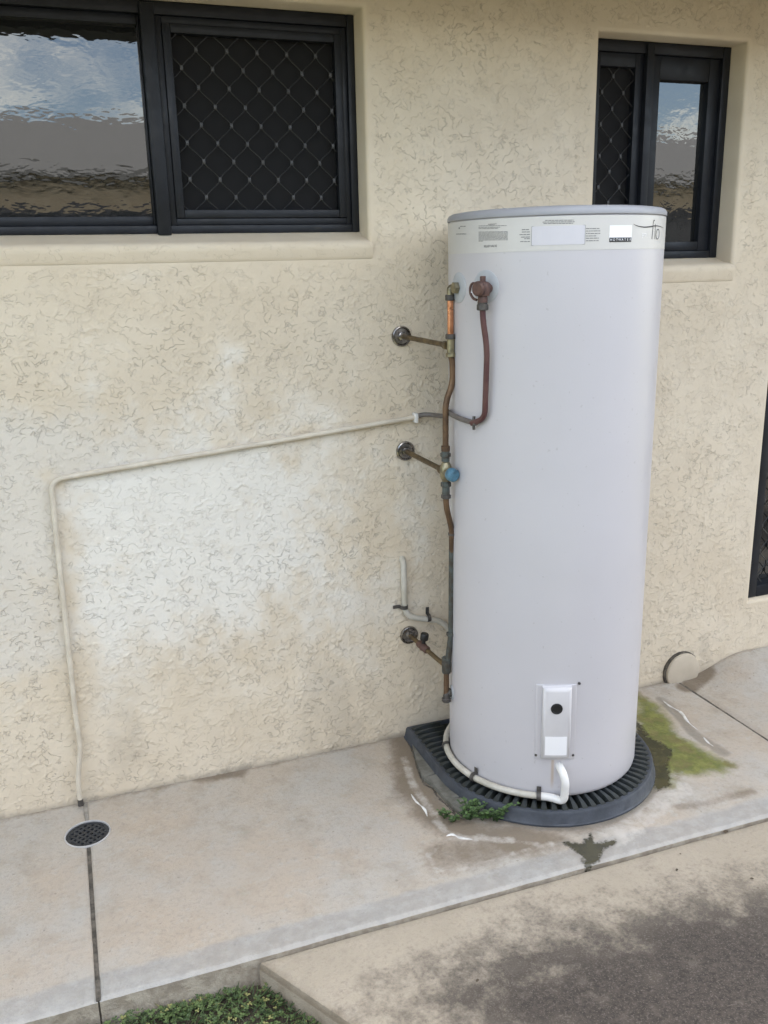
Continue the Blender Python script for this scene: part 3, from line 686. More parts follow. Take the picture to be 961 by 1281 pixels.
def patch(a0, a1, z0, z1, r, th=.0008, na=12, nz_=1, inset=0., rnd=0.):      # curved plate lying on the shell
    mb = MB(); A = np.linspace(a0, a1, na+1); Z = np.linspace(z0, z1, nz_+1)
    def ring(ai, aj, zi, zj, rr):
        A = np.linspace(ai, aj, na+1); return [CP(a, zi, rr) for a in A]+[CP(a, zj, rr) for a in A[::-1]]
    ia = inset/r
    L = [ring(a0, a1, z0, z1, r-.004), ring(a0, a1, z0, z1, r+th*.45 if inset else r+th)]
    if inset: L += [ring(a0+ia*.35, a1-ia*.35, z0+inset*.35, z1-inset*.35, r+th*.85), ring(a0+ia, a1-ia, z0+inset, z1-inset, r+th)]
    m = len(L[0]); V = [p for q in L for p in q]; F = []
    for k in range(len(L)-1): F += [(k*m+i, k*m+(i+1) % m, (k+1)*m+(i+1) % m, (k+1)*m+i) for i in range(m)]
    b = (len(L)-1)*m
    for i in range(na): F.append((b+i, b+i+1, b+m-2-i, b+m-1-i))
    for i in range(na): F.append((i, m-1-i, m-2-i, i+1))
    mb.add(V, F); return mb
band = patch(rad(-125), rad(80), 1.5785, 1.6590, TR, .0006, 60).build('label_band', M['band'], wh, 40)
def on_tank(pts_uv, r): return [CP(a, z, r) for a, z in pts_uv]
RB_ = TR+.0006
def strokes(lines, wd_, r):                        # ribbons in (angle*radius, z) metres
    mb = MB()
    for L, ww in lines:
        L = np.array(L, float); N = len(L); W_ = ww if hasattr(ww, '__len__') else [ww]*N
        T = np.gradient(L, axis=0); T /= np.linalg.norm(T, axis=1)[:, None]+1e-9; Nn = np.stack([-T[:, 1], T[:, 0]], 1)
        V = []
        for k in range(N):
            for s in (-.5, .5): q = L[k]+Nn[k]*W_[k]*s; V.append(CP(q[0]/TR, q[1], r))
        mb.add(V, [(2*k, 2*k+1, 2*k+3, 2*k+2) for k in range(N-1)])
    return mb
def uv(px, py): a, z = CY(px, py, RB_); return (a*TR, z)
def spl(P, n=8):
    P = [np.array(p) for p in P]; P = [2*P[0]-P[1]]+P+[2*P[-1]-P[-2]]; R = []
    for i in range(1, len(P)-2):
        for t in np.linspace(0, 1, n, endpoint=False):
            R.append(.5*((2*P[i])+(-P[i-1]+P[i+1])*t+(2*P[i-1]-5*P[i]+4*P[i+1]-P[i+2])*t*t+(-P[i-1]+3*P[i]-3*P[i+1]+P[i+2])*t**3))
    return R+[P[-2]]
z3 = lambda x, y: uv(750+x/10.116, 265+y/10.116)
sw = spl([z3(*p) for p in ((430, 155), (480, 178), (560, 193), (640, 188), (700, 178), (755, 182), (808, 206))])
ws = [.0004+.0026*math.sin(PI*min(k/(len(sw)-1)*.95+.03, 1)) for k in range(len(sw))]
fst = spl([z3(*p) for p in ((698, 108), (686, 112), (678, 150), (674, 220), (666, 300), (662, 345))])
lst = [z3(*p) for p in ((706, 155), (703, 250), (698, 345))]
ost = spl([z3(735+20*math.cos(t)+4*math.sin(t)*-1, 283+62*math.sin(t)) for t in np.linspace(-PI/2, 1.5*PI, 13)], 4)
strokes([(sw, ws), (fst, .0024), (lst, .0024), (ost, .0022)], 1, RB_+.0006).build('logo_lettering', M['ink'], band, recalc=False)
def glyphs(txt, u, z, h, xs, r, mat, name, parent):
    c = bpy.data.curves.new('t', 'FONT'); c.body = txt; c.size = 1; c.align_x = 'CENTER'; c.align_y = 'CENTER'; c.resolution_u = 3
    o = bpy.data.objects.new('t', c); me = o.to_mesh(); V = [tuple(v.co) for v in me.vertices]; F = [tuple(p.vertices) for p in me.polygons]
    mb = MB(); mb.add([CP((u+x*h*1.4*xs)/TR, z+y*h*1.4, r) for x, y, _ in V], F); o.to_mesh_clear(); bpy.data.objects.remove(o); bpy.data.curves.remove(c)
    return mb.build(name, mat, parent, recalc=False)
u0, zt = uv(763, 282); u1, zb = uv(790, 298)
patch(u0/TR, u1/TR, zb, zt, RB_, .0005, 6).build('white_panel', M['label'], band)
s0, s1 = uv(762.5, 298), uv(789.5, 301.7)
zc = (s0[1]+s1[1])/2; patch(s0[0]/TR, s1[0]/TR, zc-.0052, zc+.0052, RB_, .0008, 6).build('black_strip', M['ink'], band)
for k, ch in enumerate('HOTWATER'): glyphs(ch, s0[0]+(s1[0]-s0[0])*(k+.5)/8, zc, .0058, 1.0, RB_+.0014, M['label'], 'strip_letter', band)
up = uv(806, 293); glyphs('pro', up[0], up[1], .012, .72, RB_+.0006, M['label'], 'pale_lettering', band)
a = uv(665.5, 283.5); b = uv(731.5, 305.5)
patch(a[0]/TR, b[0]/TR, b[1], a[1], RB_, .0005, 10).build('blank_panel', M['greylabel'], band)
hb = .0004
strokes([([(a[0], a[1]), (b[0], a[1])][0:2], .0007), ([(a[0], b[1]), (b[0], b[1])], .0007), ([(a[0], a[1]), (a[0], b[1])], .0007), ([(b[0], a[1]), (b[0], b[1])], .0007)], 1, RB_+.0012).build('panel_outline', M['fineink'], band, recalc=False)
TX = []
def textrow(px0, py, px1, hgt=.0016, seed=0):
    p, q = uv(px0, py), uv(px1, py-(px1-px0)*.012); r = random.Random(seed+int(py*10)); u = p[0]
    while u < q[0]-.001:
        wl = min(r.uniform(.004, .012), q[0]-u); t = (u-p[0])/max(q[0]-p[0], 1e-6); z = p[1]+(q[1]-p[1])*t
        TX.append(([(u, z), (u+wl, z)], hgt)); u += wl+.0012
for k, y in enumerate((282.6, 284.6, 286)): textrow(599, y, 634 if k < 1 else 628-k*2, .0012)
for y in np.arange(290.3, 301.5, 1.45): textrow(599, y, 635.5, .0012)
textrow(599, 301.8, 605, .0012)
for k, y in enumerate((287.3, 290.3, 293.6, 296.7, 298.6, 302.3)): textrow((653, 653, 650, 652, 656, 651)[k], y, 663, .0017)
for k, y in enumerate((286, 289, 292.2, 295.2, 298, 301.2)): textrow(733, y, (750, 751, 751, 746, 749, 749)[k], .0017)
for k, y in enumerate((275.8, 277.9, 279.7)): textrow((682, 679, 680)[k], y, (718, 719, 717)[k], .0016)
textrow(576, 283.3, 583, .002); textrow(571, 292.9, 583.5, .002); textrow(574, 285.5, 576, .004)
strokes(TX, 1, RB_+.0005).build('fine_print', M['fineink'], band, recalc=False)['kind'] = 'stuff'
w0 = uv(617, 281); glyphs('WARRANTY', uv(616, 280.6)[0], uv(616, 280.6)[1], .0034, 1.0, RB_+.0005, M['ink'], 'heading_lettering', band)
glyphs('RELIEF VALVE', uv(613.5, 308)[0], uv(613.5, 308)[1], .0054, .9, RB_+.0005, M['ink'], 'heading_lettering', band)
# element cover
a0, z0 = CY(668.5, 949); a1, z1 = CY(722, 855.5)
ec = patch(a0, a1, z0, z1, TR, .0024, 12, inset=.004).build('element_cover', M['tank'], wh, 40)
c0, d0 = CY(676.5, 945.5); c1, d1 = CY(714.5, 857)
patch(c0, c1, d0, d1, TR+.0024, .019, 10, inset=.012).build('cover_box', M['cover'], ec, 50)
hh = CY(696.5, 886.5, TR+.02); nrm = CP(hh[0], 0, 1)-CP(hh[0], 0, 0)
mb = MB(); mb.lathe([(.0165, -.004), (.0165, .0012), (.015, .0024), (.0125, .0024), (.0115, .0014)], CP(hh[0], hh[1], TR+.0215), nrm, 24); mb.build('grommet', M['black'], ec, 40)
l0 = CY(681.5, 944.5, TR+.021); l1 = CY(709.5, 921.5, TR+.021)
patch(l0[0], l1[0], l0[1], l1[1], TR+.0212, .0006, 6).build('rating_label', M['label'], ec)
for px, py in ((670.5, 944), (716.5, 944), (724.5, 854.5)):
    q = CY(px, py); d = CP(q[0], 0, 1)-CP(q[0], 0, 0); mb = MB(); mb.lathe([(.0038, -.002), (.0038, .002), (.0022, .0032)], CP(q[0], q[1], TR+.002), d, 12); mb.build('screw', M['dark_metal'], ec, 40)
# port washers
def washer(px, py, R):
    a, z = CY(px, py); d = CP(a, 0, 1)-CP(a, 0, 0); mb = MB()
    N = 32; V = []                          # follows the curve of the shell
    for rr, off in ((R, -.004), (R, .0016), (R*.9, .0030), (.004, .0032)):
        for k in range(N):
            t = 2*PI*k/N; V.append(CP(a+rr*math.cos(t)/TR, z+rr*math.sin(t), TR+off))
    F = [(k*N+i, k*N+(i+1) % N, (k+1)*N+(i+1) % N, (k+1)*N+i) for k in range(3) for i in range(N)]+[tuple(3*N+i for i in range(N))]
    mb.add(V, F); mb.build('port_washer', M['washer'], wh, 40); return a, z
aP, zP = washer(607.5, 359, .042); aH, zH = washer(574, 360, .040)
aB, zBt = CY(569, 884); aB = rad(-101); zBt = .272
mb = MB(); N = 24; V = []
for rr, off in ((.024, -.004), (.024, .0016), (.021, .003), (.004, .0032)): V += [CP(aB+rr*math.cos(t)/TR, zBt+rr*math.sin(t), TR+off) for t in (2*PI*k/N for k in range(N))]
mb.add(V, [(k*N+i, k*N+(i+1) % N, (k+1)*N+(i+1) % N, (k+1)*N+i) for k in range(3) for i in range(N)]+[tuple(3*N+i for i in range(N))]); mb.build('port_washer', M['washer'], wh, 40)
# relief valve, easing lever and its nut
aV, zV = CY(604, 361, TR+.03)
dV = CP(aV, 0, 1)-CP(aV, 0, 0); tg = np.array([math.cos(aV), math.sin(aV), 0])
rv = MB(); rv.lathe([(.011, -.002), (.011, .012), (.0165, .014), (.0165, .040), (.019, .043), (.019, .050), (.015, .054)], CP(aV, zV, TR), dV, 20)
rv.lathe([(.017, -.018), (.0185, -.010), (.0185, .010), (.014, .016), (.0075, .018), (.0075, .030), (.004, .031)], CP(aV, zV, TR+.030), (0, 0, 1), 20)
rv.lathe([(.0115, -.018), (.0125, -.024), (.0125, -.034), (.0105, -.036)], CP(aV, zV, TR+.030), (0, 0, 1), 16)
rvo = rv.build('relief_valve', M['rust'], wh, 40)
c = CP(aV, zV, TR+.036); L = [c-tg*.016+np.array([0, 0, .012]), c-tg*.030+np.array([0, 0, .014]), c-tg*.036+np.array([0, 0, .002]), c-tg*.035+np.array([0, 0, -.014]), c-tg*.024+np.array([0, 0, -.026]), c-tg*.014+np.array([0, 0, -.028])]
mb = MB(); mb.tube(fillet([tuple(p) for p in L], .008, 4), .0034, 8); mb.build('easing_lever', M['rust'], rvo, 50)
mb = MB(); mb.tube([tuple(c-tg*.018+np.array([0, 0, .008])+dV*.006), tuple(c-tg*.024+np.array([0, 0, -.010])+dV*.006)], .0042, 8); mb.build('seal_tag', M['greylabel'], rvo, 50)
# ---------------------------------------------------------------- overflow line of the relief valve
of = empty('overflow_pipe', 'overflow pipe painted maroon at the valve, then cream along the wall to the drain', 'pipe')
RO = TR+.030
nutz = zV-.036
def nut(mb, p, ax, r, h, n=6): return mb.lathe([(r*.86, -h/2), (r, -h*.38), (r, h*.38), (r*.86, h/2)], p, ax, n)
mb = MB(); mb.lathe([(.0128, -.010), (.0150, -.008), (.0150, .004), (.0125, .006), (.0135, .010)], (*CP(aV, 0, RO)[:2], nutz-.008), (0, 0, 1), 6); mb.build('compression_nut', M['dark_metal'], of)
p0 = CP(aV, nutz-.012, RO); 
def cyp(px, py, r): a, z = CY(px, py, r); return CP(a, z, r)
pa = cyp(604.5, 402, TR+.028); pb = cyp(609.5, 436, TR+.02); pc = cyp(606.5, 524, TR+.016)
mb = MB(); pts = fillet([tuple(p0), tuple(pa), tuple(pb), tuple(pc), tuple(cyp(590, 529.5, TR+.014))], .035, 8); mb.tube(pts, .0076, 12); mb.build('tube', M['maroon'], of, 50)
e0 = cyp(596, 529.5, TR+.014)
ring_z = e0[2]
pts = [tuple(e0)]
for a in (-80, -92, -102): pts.append(tuple(CP(rad(a), ring_z+(-a-75)*.0004, TR+.0125)))
cl = WL(520.5, 521.5, -.016)
pts += [(1.075, -.10, 1.108), tuple(WL(541, 519, -.035)), tuple(WL(529, 518.5, -.018)), tuple(cl)]
mb = MB(); mb.tube(fillet(pts, .03, 6), .0072, 12); mb.build('tube', M['grey_pipe'], of, 50)
for dz in (.018, -.018):
    mb = MB(); mb.tube([tuple(CP(rad(-71), ring_z, TR+.016)), tuple(CP(rad(-71), ring_z+dz, TR+.014))], .0042, 8); mb.build('bracket', M['dark_metal'], of, 50)
cor = WL(64, 597, -.014); low = WL(94.5, 893, -.014); l2 = WL(101, 935, -.016); l3 = WL(97.5, 975, -.03); l4 = WL(100.5, 1000, -.032)
cor = np.array([-.064, -.014, 1.008])
mb = MB(); mb.tube(fillet([tuple(cl+np.array([.006, 0, 0])), tuple(cor), tuple(low), tuple(l2), tuple(l3), tuple(l4)], .035, 8), .0076, 12); mb.build('tube', M['cream'], of, 50)
d = (l4-l3)/np.linalg.norm(l4-l3); mb = MB(); mb.tube([tuple(l4-d*.001), tuple(l4+d*.020)], .0083, 12); mb.build('pipe_end', M['dark_metal'], of, 50)
mb = MB(); mb.box(cl[0]-.007, cl[0]+.005, -.026, .001, cl[2]-.018, cl[2]+.012, .003); mb.build('pipe_clip', M['white'], of, 40)
m_ = low*.985+.015*l2; mb = MB(); mb.tube([tuple(low+(l2-low)*.0), tuple(low+(l2-low)*.08)], .0090, 12); mb.build('coupling', M['cream'], of, 50)

# ---------------------------------------------------------------- copper pipework beside the heater
pw = empty('copper_pipework', 'copper riser with tees, tempering valve and three wall stubs beside the water heater', 'pipework')
YR = -.287
def R_(px, py, Y=YR): return tuple(WL(px, py, Y))
def tubeb(name, pts, r, mat, fr=.02, sm=50, n=12):
    mb = MB(); mb.tube(fillet(pts, fr, 6) if len(pts) > 2 else pts, r, n); return mb.build(name, M[mat], pw, sm)
def nutb(p, ax, r, h, mat, name='compression_nut', n=6):
    mb = MB(); nut(mb, p, ax, r, h, n); return mb.build(name, M[mat], pw)
UP = (0, 0, 1)
# hot outlet elbow
hp = CP(aH, zH, TR); e1 = np.array(R_(563.5, 366)); e1[2] = zH-.022
tubeb('elbow', [tuple(hp+np.array([.004, 0, 0])), (e1[0]+.004, e1[1], zH), (e1[0], e1[1], zH-.003), tuple(e1)], .0098, 'brass', .014)
nutb(tuple(hp+np.array([-.010, .001, 0])), tuple(hp-np.array([TC[0], TC[1], zH])), .0165, .013, 'brass')
nutb(tuple(e1+np.array([0, 0, -.004])), UP, .0145, .016, 'dark_metal')
t1 = np.array(R_(563.8, 421)); t2 = np.array(R_(564, 444))
tubeb('tube', [tuple(e1), tuple(t1)], .0086, 'copper')
nutb(tuple(t1), UP, .0145, .014, 'dark_metal'); tubeb('tee', [tuple(t1), tuple(t2)], .0108, 'brass'); nutb(tuple(t2), UP, .0140, .012, 'brass')
tj = (t1+t2)/2
f1 = WL(502, 420.5); nutb((tj[0]-.004, tj[1]+.022, tj[2]), (0, 1, 0), .0118, .022, 'bronze', 'tee_branch', 16)
tubeb('stub_pipe', [(f1[0], .005, f1[2]), (tj[0]-.003, tj[1]+.012, tj[2])], .0078, 'bronze')
b0 = R_(566, 452); b1 = R_(566.5, 480); b2 = R_(557.5, 503); b3 = R_(557.5, 560)
tubeb('tube', [tuple(t2), b0, b1, b2, b3], .0086, 'copper_old', .03)
# tempering valve with blue cap
v0 = np.array(R_(557.5, 561)); v1 = np.array(R_(557.5, 577)); vc = np.array(R_(557.8, 590)); v3 = np.array(R_(558, 606)); v4 = np.array(R_(558, 621))
mb = MB(); mb.lathe([(.0125, -.007), (.0125, .007)], tuple(v0), UP, 16); mb.build('collar', M['copper_old'], pw, 40)
tubeb('valve_neck', [tuple(v0+np.array([0, 0, -.006])), tuple(v1)], .0118, 'verdigris'); nutb(tuple((v0+v1)/2), UP, .0150, .012, 'verdigris')
mb = MB(); mb.lathe([(.010, -.030), (.0135, -.022), (.017, -.012), (.017, .012), (.0135, .022), (.010, .028)], tuple(vc), UP, 20); tv = mb.build('tempering_valve', M['brass'], pw, 40)
dc = np.array([.18, -.97, -.10]); dc /= np.linalg.norm(dc)
mb = MB(); mb.lathe([(.0155, .008), (.0155, .020), (.018, .021), (.018, .023)], tuple(vc), tuple(dc), 24); mb.build('bonnet', M['brass'], tv, 40)
mb = MB(); mb.lathe([(.0185, .023), (.0195, .026), (.0190, .040), (.0165, .0445), (.0105, .046), (.010, .0448), (.002, .0448)], tuple(vc), tuple(dc), 28); mb.build('blue_cap', M['bluecap'], tv, 40)
tubeb('valve_neck', [tuple(vc+np.array([0, 0, -.02])), tuple(v4)], .0112, 'verdigris'); nutb(tuple(v3), UP, .0152, .014, 'verdigris'); nutb(tuple(v4), UP, .0145, .012, 'dark_metal')
f2 = WL(507, 564)
mb = MB(); mb.lathe([(.0115, .012), (.014, .020), (.014, .030), (.0095, .034)], tuple(vc), (-.02, 1, .02), 16); mb.build('valve_port', M['bronze'], pw, 40)
tubeb('stub_pipe', [(f2[0], .005, f2[2]), (vc[0]-.0005, vc[1]+.030, vc[2]+.0006)], .0078, 'bronze')
# lower run to the cold inlet
Y2 = -.262
c0_ = R_(558.5, 634); c1_ = R_(565.5, 664, -.275); c2_ = R_(564.5, 792, Y2); c3_ = R_(560.5, 826, -.256)
tubeb('tube', [tuple(v4), c0_, c1_, R_(565.5, 690, -.27)], .0084, 'copper_old', .02)
tubeb('tube', [R_(565.5, 672, -.27), c2_, c3_], .0090, 'verdigris', .02)
nutb(R_(565.8, 668, -.272), UP, .0125, .008, 'dark_metal', 'clamp_band', 12); nutb(R_(564, 793, Y2), UP, .0135, .012, 'verdigris')
f3 = WL(511.5, 794); t3 = np.array(R_(558.5, 834, -.250)); 
mb = MB(); mb.lathe([(.0128, -.020), (.0142, -.016), (.0142, .016), (.0128, .020)], tuple(t3), UP, 16); mb.build('tee', M['verdigris'], pw, 40)
nutb(tuple(t3+np.array([0, 0, .026])), UP, .0150, .012, 'verdigris')
f3v = np.array([f3[0], .005, f3[2]]); dd = (t3-f3v)/np.linalg.norm(t3-f3v)
tubeb('stub_pipe', [tuple(f3v), tuple(t3)], .0078, 'bronze')
mb = MB(); pm = f3v+dd*.105; mb.lathe([(.0095, -.030), (.0125, -.026), (.0125, -.006), (.0145, 0), (.0125, .006), (.0125, .026), (.0095, .030)], tuple(pm), tuple(dd), 14); sv = mb.build('stop_valve', M['rust'], pw, 40)
mb = MB(); mb.lathe([(.006, .008), (.006, .024), (.0125, .025), (.0135, .028), (.0135, .044), (.0115, .047)], tuple(pm), (.12, -.05, 1), 16); mb.build('valve_knob', M['black'], sv, 40)
bt = np.array(R_(558.5, 876, -.256)); 
tubeb('tube', [tuple(t3), tuple(bt)], .0084, 'copper_old')
ib = CP(aB, zBt, TR)
nutb(tuple(bt+np.array([0, 0, .002])), UP, .0145, .014, 'dark_metal')
tubeb('elbow', [tuple(bt), (bt[0], bt[1], ib[2]), tuple(ib+np.array([.004, 0, 0]))], .0098, 'dark_metal', .014)
nutb((ib[0]-.008, ib[1]+.0005, ib[2]), (1, 0, 0), .0145, .012, 'verdigris')
for f in (f1, f2, f3):
    mb = MB(); R0 = .0310
    mb.lathe([(R0, .001), (R0, -.003), (R0*.96, -.0065), (R0*.86, -.0078), (R0*.74, -.0045), (R0*.45, -.0055), (R0*.40, -.012), (.0085, -.0135)], (f[0], 0, f[2]), (0, 1, 0), 32); mb.build('wall_flange', M['chrome'], pw, 40)

# ---------------------------------------------------------------- electrical conduit
co = empty('electrical_conduit', 'cream plastic conduit from the wall around the foot of the heater to its element cover', 'conduit')
s0 = WL(505, 703, -.014); s1 = WL(506.5, 771, -.014); s2 = WL(560, 776, -.014)
ze = .066; 
pts = [(s0[0]-.001, .012, s0[2]+.012), (s0[0], -.013, s0[2]), tuple(s1), (1.10, -.014, s2[2]), (1.135, -.018, s2[2]-.05), (1.135, -.026, .10), tuple(CP(rad(-146), ze+.008, TR+.014))]
for a in np.linspace(-136, -30, 16): pts.append(tuple(CP(rad(a), ze, TR+.0125)))
eo = CY(699.5, 958); ee = CY(707, 983, TR+.035)
pts2 = [tuple(CP(rad(-30), ze, TR+.0125)), tuple(CP(rad(-24), ze, TR+.016)), tuple(CP(ee[0]-.005, ze-.003, TR+.034)), tuple(CP(ee[0], ee[1]+.012, TR+.040)), tuple(CP(eo[0]+.02, eo[1]-.008, TR+.030)), tuple(CP(eo[0], eo[1], TR-.004))]
mb = MB(); mb.tube(fillet(pts, .04, 5), .0098, 12); mb.build('tube', M['conduit'], co, 50)
mb = MB(); mb.tube(fillet(pts2, .024, 7), .0115, 14); mb.build('bend', M['white'], co, 50)
def saddle(p, up, out, mat, r=.0118, w_=.012, tail=.022):
    mb = MB(); p = Vector(p); up = Vector(up).normalized(); out = Vector(out).normalized(); t = up.cross(out).normalized()
    V = []; prof = [(a, r) for a in np.linspace(-100, 100, 11)]
    row = []
    for a, rr in prof: row.append(p+out*math.cos(rad(a))*rr+up*math.sin(rad(a))*rr)
    row = [p+up*-1*(r)+out*-.010]+row+[p+up*r+out*-.008, p+up*(r+tail)+out*-.008]
    for s in (-1, 1):
        for q in row: V.append(q+t*s*w_/2)
    for s in (-1, 1):
        for i, q in enumerate(row): V.append(q+t*s*w_/2+(q-p).normalized()*.0016)
    n = len(row); F = []
    for i in range(n-1): F += [(i, i+1, n+i+1, n+i), (2*n+i, 3*n+i, 3*n+i+1, 2*n+i+1), (i, 2*n+i, 2*n+i+1, i+1), (n+i, n+i+1, 3*n+i+1, 3*n+i)]
    F += [(0, n, 3*n, 2*n), (n-1, 3*n-1, 4*n-1, 2*n-1)]
    mb.add(V, F); return mb.build('saddle', M[mat], co, 40)
q = WL(505.5, 759, -.014); saddle(q, (-1, 0, 0), (0, -1, 0), 'dark_metal')
q = WL(536, 773, -.014); saddle(q, (0, 0, 1), (0, -1, 0), 'dark_metal')
for a, mt in ((-70, 'dark_metal'), (-30.5, 'dark_metal'), (-108, 'dark_metal')):
    p = CP(rad(a), ze, TR+.0125); o = (p-np.array([TC[0], TC[1], ze])); saddle(tuple(p), UP, tuple(o), mt, r=.0122, w_=.013, tail=.016 if a != -30.5 else .012)

# ---------------------------------------------------------------- floor drain and wall cap
fd = empty('floor_drain', 'round black floor drain grate with white rim set in the concrete path', 'drain')
mb = MB(); N = 48
mb.lathe([(DRR+.001, -.01), (DRR+.0016, .001), (DRR+.0012, .0024), (DRR-.0004, .0028), (DRR-.0018, .002), (DRR-.0020, -.03), (DRR+.0005, -.03)], (DR[0], DR[1], 0), UP, N); mb.f = mb.f[:-2]; mb.m = mb.m[:-2]
mb.build('rim', M['rimw'], fd, 40)
mb = MB(); mb.lathe([(DRR-.001, -.034), (DRR-.001, -.022)], (DR[0], DR[1], 0), UP, 32); mb.build('pit', M['pit'], fd)
mb = MB(); gr = DRR-.0032
for k in range(-4, 5):
    for dvec in ((1, 0), (0, 1)):
        o_ = k*.0150; L_ = math.sqrt(max(gr*gr-o_*o_, 0))
        if L_ < .006: continue
        th = rad(38); e = np.array([math.cos(th), math.sin(th)]) if dvec == (1, 0) else np.array([-math.sin(th), math.cos(th)]); f_ = np.array([-e[1], e[0]])
        c = DR+f_*o_; h_ = .0036; z0_, z1_ = (-.0075, -.0020) if dvec == (1, 0) else (-.0078, -.0023)
        P = [c-e*L_-f_*h_, c+e*L_-f_*h_, c+e*L_+f_*h_, c-e*L_+f_*h_]
        mb.add([(*p, z0_) for p in P]+[(*p, z1_) for p in P], [(0, 1, 2, 3), (4, 5, 6, 7), (0, 1, 5, 4), (1, 2, 6, 5), (2, 3, 7, 6), (3, 0, 4, 7)])
for k in range(40):
    t0, t1 = 2*PI*k/40, 2*PI*(k+1)/40
    P = [(DR[0]+r*math.cos(t), DR[1]+r*math.sin(t)) for r, t in ((gr-.007, t0), (gr, t0), (gr, t1), (gr-.007, t1))]
    mb.add([(*p, -.008) for p in P]+[(*p, -.0015) for p in P], [(0, 1, 2, 3), (4, 5, 6, 7), (0, 1, 5, 4), (3, 2, 6, 7), (1, 2, 6, 5), (0, 3, 7, 4)])
mb.build('grate', M['grate'], fd)
mb = MB(); cx = WL(851, 840)
mb.lathe([(.074, .01), (.074, -.012), (.072, -.017), (.068, -.019), (.020, -.0195), (.001, -.0195)], (cx[0]+.003, 0, cx[2]+.004), (.0, 1, .0), 48)
cap = tag(mb.build('wall_cap', M['cap'], None, 40), 'round cream painted cap on the wall beside the mossy path', 'cap')
mb = MB(); mb.lathe([(.079, .01), (.079, -.006), (.076, -.0095), (.06, -.0095)], (cx[0]-.001, 0, cx[2]+.005), (.0, 1, .0), 48); mb.build('gap_ring', M['jointdirt'], cap, 40)
# pale ridges, their white colour painted in for sky glints on wet concrete
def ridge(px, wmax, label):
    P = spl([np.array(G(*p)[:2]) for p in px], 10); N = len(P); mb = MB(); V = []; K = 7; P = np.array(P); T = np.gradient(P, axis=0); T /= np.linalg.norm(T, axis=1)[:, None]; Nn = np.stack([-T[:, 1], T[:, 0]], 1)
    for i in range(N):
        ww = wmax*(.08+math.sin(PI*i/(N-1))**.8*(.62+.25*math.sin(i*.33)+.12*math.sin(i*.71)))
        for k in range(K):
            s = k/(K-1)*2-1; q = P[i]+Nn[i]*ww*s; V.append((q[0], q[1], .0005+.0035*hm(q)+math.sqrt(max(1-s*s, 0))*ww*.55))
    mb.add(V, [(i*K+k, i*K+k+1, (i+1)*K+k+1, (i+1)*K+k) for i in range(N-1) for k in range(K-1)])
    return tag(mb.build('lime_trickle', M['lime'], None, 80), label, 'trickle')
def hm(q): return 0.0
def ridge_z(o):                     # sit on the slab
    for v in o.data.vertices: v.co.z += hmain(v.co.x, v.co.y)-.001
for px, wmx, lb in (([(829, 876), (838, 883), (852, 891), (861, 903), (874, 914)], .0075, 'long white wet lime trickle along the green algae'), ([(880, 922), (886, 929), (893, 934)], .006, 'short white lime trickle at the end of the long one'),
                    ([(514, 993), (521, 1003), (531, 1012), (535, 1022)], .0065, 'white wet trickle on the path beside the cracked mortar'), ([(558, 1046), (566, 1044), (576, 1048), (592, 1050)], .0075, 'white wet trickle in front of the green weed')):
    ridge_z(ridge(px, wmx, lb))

# ---------------------------------------------------------------- plants and litter
def leaf(mb, p, d, n, L, W_, m=0):
    d = Vector(d).normalized(); n = Vector(n); s = d.cross(n).normalized(); n = s.cross(d)
    p = Vector(p); a = p+d*L*.45+s*W_+n*L*.08; b = p+d*L*.45-s*W_+n*L*.08; t = p+d*L; a2 = p+d*L*.82+s*W_*.8; b2 = p+d*L*.82-s*W_*.8; c = p+d*L*.5
    mb.add([p, a, a2, t, b2, b, c], [(0, 6, 1), (1, 6, 3, 2), (0, 5, 6), (5, 4, 3, 6)], m)
mb = MB(); r = random.Random(3)
for k in range(22000):
    x = r.uniform(-.7, 1.0); y = -.822-abs(r.random()**1.3)*.75
    if x > xl(y)-.008: continue
    dens = mnoise.noise(Vector((x*9, y*9, 0)))
    if dens < -.34: continue
    hgt = r.uniform(.003, .022)+max(0, dens)*.034+.012*math.exp(-((y+.85)/.03)**2)*r.random(); z = -.081+hgt
    m_ = 2 if r.random() < .04+.10*(mnoise.noise(Vector((x*14, y*14, 5))) > .25) else (0 if r.random() < .55 else 1)
    if r.random() < .48:
        L_ = r.uniform(.003, .0078); t0 = r.uniform(0, 6.28)
        for j in range(3):
            t = t0+j*2.094+r.uniform(-.2, .2); leaf(mb, (x, y, z), (math.cos(t), math.sin(t), r.uniform(-.1, .45)), (0, 0, 1), L_, L_*.42, m_)
    else:
        t = r.uniform(0, 6.28); L_ = r.uniform(.012, .035); leaf(mb, (x, y, -.080+hgt*.3), (math.cos(t)*.8, math.sin(t)*.8, r.uniform(.2, 1.1)), (math.sin(t), -math.cos(t), .3), L_, .0016, m_)
gc = struct(mb.build('ground_cover', [M['leaf1'], M['leaf2'], M['leaf3']], None, recalc=False), 'stuff'); tag(gc, 'low green clover and grass in the bed below the path edge', 'ground cover')
wp = empty('weed', 'small leafy green weed growing at the foot of the rubber stand', 'weed')
st = MB(); fo = MB(); r = random.Random(11)
spots = [(556, 1024), (566, 1029), (578, 1022), (588, 1026), (596, 1020), (604, 1026), (612, 1022), (622, 1020), (585, 1014), (592, 1010), (630, 1016)]
